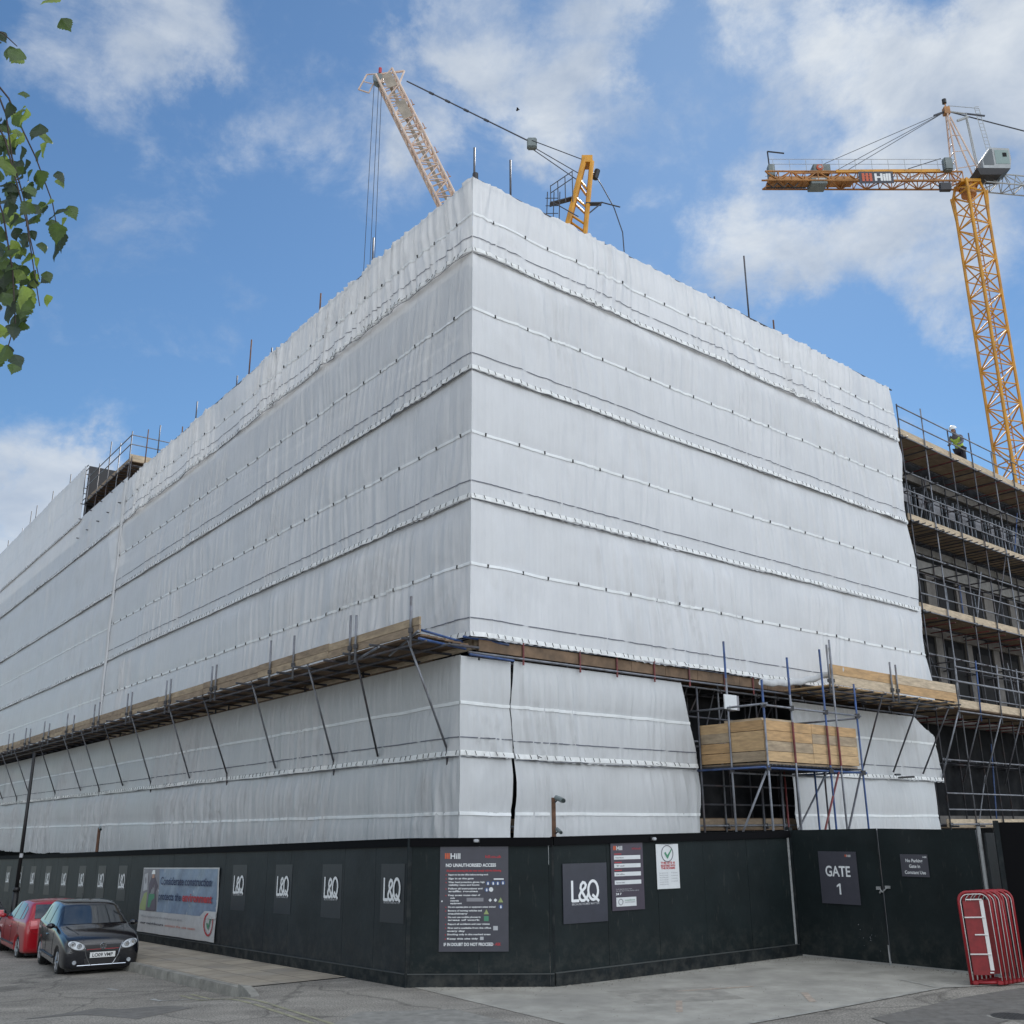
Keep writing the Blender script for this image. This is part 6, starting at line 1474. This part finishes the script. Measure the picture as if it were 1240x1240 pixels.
# ------------------------------------------------------------------ birch tree at the left, branches hanging into view
bt = thing('birch_tree', 'birch tree whose leafy drooping twigs hang into the upper left of the photo', 'tree', (-7.4, 3.0, 0))
MB().path([(-7.4, 3.0, -.1), (-7.35, 3.0, 2), (-7.45, 3.05, 4), (-7.3, 3.0, 6), (-7.35, 3.1, 8.2), (-7.3, 3.1, 9.6)], .15, 12, r2=.05).build('trunk', 'bark', bt, smooth=True)
TW = [[(-2.04, 3.0, 5.32), (-1.93, 3.03, 5.27), (-1.83, 3.06, 5.15), (-1.79, 3.09, 5.06), (-1.73, 3.12, 4.94), (-1.66, 3.15, 4.77), (-1.65, 3.18, 4.7)],
[(-2.03, 3.0, 5.24), (-1.88, 3.03, 5.2), (-1.83, 3.06, 5.08), (-1.8, 3.09, 4.92), (-1.75, 3.12, 4.77), (-1.72, 3.15, 4.62), (-1.68, 3.18, 4.47)],
[(-2.0, 2.98, 5.16), (-1.86, 3.0, 5.06), (-1.8, 3.03, 4.95), (-1.75, 3.06, 4.79), (-1.71, 3.09, 4.65), (-1.68, 3.12, 4.5), (-1.65, 3.15, 4.35)],
[(-2.05, 2.95, 5.1), (-1.92, 3.0, 4.96), (-1.85, 3.03, 4.84), (-1.78, 3.06, 4.66), (-1.73, 3.09, 4.45), (-1.71, 3.12, 4.27), (-1.74, 3.15, 4.18)],
[(-2.06, 3.0, 5.47), (-1.95, 3.03, 5.46), (-1.89, 3.06, 5.44), (-1.85, 3.09, 5.41)],
[(-1.95, 3.0, 5.86), (-1.86, 3.0, 5.77), (-1.78, 3.03, 5.67), (-1.72, 3.06, 5.6)]]
limbs = [[(-7.4, 3.02, 4.6), (-5.6, 3.2, 5.7), (-4.0, 3.3, 6.1), (-2.9, 3.1, 5.95), (-2.3, 3.0, 5.65), (-2.04, 3.0, 5.35)], [(-7.3, 3.0, 6.2), (-5.6, 3.1, 7.2), (-3.8, 3.2, 7.3), (-2.5, 3.0, 6.6), (-2.1, 3.0, 6.1), (-1.95, 3.0, 5.86)]]
for l in limbs: MB().path(l, .035, 8, r2=.006).build('limb', 'bark', bt, smooth=True)
mb = MB()
for l in TW: mb.path(l, .0042, 5, r2=.0018)
mb.tube((-2.3, 3.0, 5.65), TW[1][0], .006, 5, r2=.004).tube((-2.3, 3.0, 5.65), TW[3][0], .006, 5, r2=.004).tube((-2.3, 3.0, 5.65), TW[4][0], .006, 5, r2=.004).tube((-2.3, 3.0, 5.65), TW[2][0], .006, 5, r2=.004)
rnd = random.Random(5); extra = []
for i in range(34):
    l = limbs[i % 2]; k = rnd.uniform(.9, 3.5); a = Vector(l[int(k)]).lerp(Vector(l[int(k) + 1]), k % 1); p1 = a + Vector((rnd.uniform(-.3, .0), rnd.uniform(-.5, .5), -.2)); p2 = p1 + Vector((rnd.uniform(-.1, .0), rnd.uniform(-.1, .1), -rnd.uniform(.5, 1.3)))
    mb.path([a, p1, p2], .005, 5, r2=.002)
    for j in range(16): extra.append(p1.lerp(p2, rnd.random()) + Vector((rnd.uniform(-.06, .0), rnd.uniform(-.06, .06), 0)))
mb.build('twigs', 'twig', bt)
def leafshape(mb, c, s, rot, droop, curl):
    pts = [(0, 0), (.28, .10), (.46, .20), (.50, .33), (.43, .40), (.45, .48), (.34, .55), (.36, .64), (.24, .70), (.22, .79), (.12, .86), (0, 1.08)]
    E_ = Matrix.Rotation(rot, 3, 'Z') @ Matrix.Rotation(droop, 3, 'X') @ Matrix.Rotation(curl, 3, 'Y')
    i = len(mb.v)
    for a, b in pts: mb.v.append(tuple(Vector(c) + E_ @ Vector((a * s * .95, a * a * s * .5 + .05 * s * math.sin(b * 5), -b * s))))
    for a, b in pts[1:-1]: mb.v.append(tuple(Vector(c) + E_ @ Vector((-a * s * .95, a * a * s * .5 + .05 * s * math.sin(b * 5 + 1), -b * s))))
    n = len(pts)
    mid = [(0, b) for b in (.2, .4, .6, .8)]
    m0 = len(mb.v)
    for a, b in mid: mb.v.append(tuple(Vector(c) + E_ @ Vector((0, .05 * s * math.sin(b * 5), -b * s))))
    R1 = [i] + [i + k for k in range(1, n)]
    mb.f.append((i, i + 1, i + 2, m0)); mb.f.append((m0, i + 2, i + 3, i + 4, m0 + 1)); mb.f.append((m0 + 1, i + 4, i + 5, i + 6, i + 7, m0 + 2)); mb.f.append((m0 + 2, i + 7, i + 8, i + 9, m0 + 3)); mb.f.append((m0 + 3, i + 9, i + 10, i + 11))
    k = i + n - 1
    mb.f.append((m0, k + 2, k + 1, i)); mb.f.append((m0 + 1, k + 4, k + 3, k + 2, m0)); mb.f.append((m0 + 2, k + 7, k + 6, k + 5, k + 4, m0 + 1)); mb.f.append((m0 + 3, k + 9, k + 8, k + 7, m0 + 2)); mb.f.append((i + 11, k + 10, k + 9, m0 + 3))
LVp = [(-1.67, 2.98, 5.52, 1.2), (-1.75, 2.94, 5.24, 1.1), (-1.77, 3.04, 5.14, 0.7), (-1.76, 2.95, 5.02, 1), (-1.68, 2.92, 4.97, 1), (-1.69, 3.04, 5.0, 1.2), (-1.85, 3.22, 5.11, 1.5), (-1.89, 3.18, 5.05, 1.2), (-1.75, 3.17, 5.01, 1), (-1.71, 2.98, 4.86, 0.9), (-1.7, 3.09, 4.84, 1.1), (-1.58, 3.0, 4.77, 0.7), (-1.57, 2.96, 4.63, 1), (-1.62, 2.94, 4.6, 0.9), (-1.55, 2.98, 4.6, 1.3), (-1.66, 3.22, 4.68, 1.3), (-1.62, 3.19, 4.76, 0.9), (-1.84, 3.18, 4.78, 1.3), (-1.86, 3.18, 4.85, 1.2), (-1.66, 2.97, 4.5, 0.9), (-1.72, 3.01, 4.46, 1.5), (-1.7, 3.12, 4.52, 1), (-1.65, 3.16, 4.47, 0.7), (-1.76, 3.2, 4.51, 1.2), (-1.8, 3.21, 4.45, 1.2), (-1.6, 2.93, 4.28, 1.2), (-1.74, 3.11, 4.32, 1.4), (-1.7, 3.14, 4.33, 1.1), (-1.69, 3.08, 4.22, 0.9), (-1.64, 2.96, 4.08, 1.2), (-1.67, 3.07, 4.1, 0.9), (-1.74, 2.93, 4.77, 1.4), (-1.87, 3.23, 4.95, 1), (-1.86, 3.2, 4.68, 1.4), (-1.85, 3.09, 5.06, 1), (-1.68, 3.01, 4.72, 0.8), (-1.75, 3.22, 4.74, 0.7), (-1.65, 3.1, 4.55, 0.7), (-1.83, 3.21, 4.5, 1.3), (-1.81, 3.2, 4.72, 1), (-1.77, 3.08, 4.77, 1), (-1.72, 3.04, 4.85, 0.8), (-1.66, 3.11, 4.41, 0.8), (-1.85, 3.05, 4.93, 1.3), (-1.77, 2.96, 4.66, 1.3), (-1.78, 3.01, 4.5, 1.3), (-1.84, 3.18, 4.4, 1.3), (-1.66, 2.92, 4.14, 1.1)]
G = {'leafm': MB(), 'leafl': MB(), 'leafd': MB()}
rnd = random.Random(9)
def rl(c, s):
    g = G[rnd.choices(['leafm', 'leafl', 'leafd'], [.45, .25, .3])[0]]
    leafshape(g, (c[0], c[1], c[2] + .025), s, rnd.uniform(-.9, .9), rnd.uniform(-.5, .5), rnd.uniform(-.7, .7))
for x, y, z, s in LVp:
    rl((x, y, z), .064 * s); rl((x - rnd.uniform(.01, .07), y + rnd.uniform(.02, .12), z - rnd.uniform(-.03, .05)), .056 * s)
for l in TW:
    for k in range(26 if len(l) > 4 else 3):
        a = rnd.uniform(0, len(l) - 1.01); q = Vector(l[int(a)]).lerp(Vector(l[int(a) + 1]), a % 1); rl((q.x + rnd.uniform(-.09, .01), q.y + rnd.uniform(-.05, .05), q.z - .02), rnd.uniform(.038, .065))
for q in extra: rl(q, rnd.uniform(.035, .06))
for k, nmx in (('leafm', 'foliage'), ('leafl', 'light_foliage'), ('leafd', 'dark_foliage')): G[k].build(nmx, k, bt)

# ------------------------------------------------------------------ bird
b_ = thing('bird', 'tiny dark bird high in the sky above the corner', 'bird', (.43, 45, 39.18))
mb = MB(); c = Vector((.43, 45, 39.18))
mb.path([c + Vector((-.09, 0, -.02)), c + Vector((-.03, 0, 0)), c + Vector((.04, 0, .01)), c + Vector((.10, 0, .02))], .035, 6, r2=.02).build('body', 'bird', b_, smooth=True)
for s in (-1, 1): MB().face([c + Vector((-.06, 0, .02)), c + Vector((.08, 0, .02)), c + Vector((.0, s * .14, .05)), c + Vector((-.06, s * .16, .03))]).build('wing', 'bird', b_)
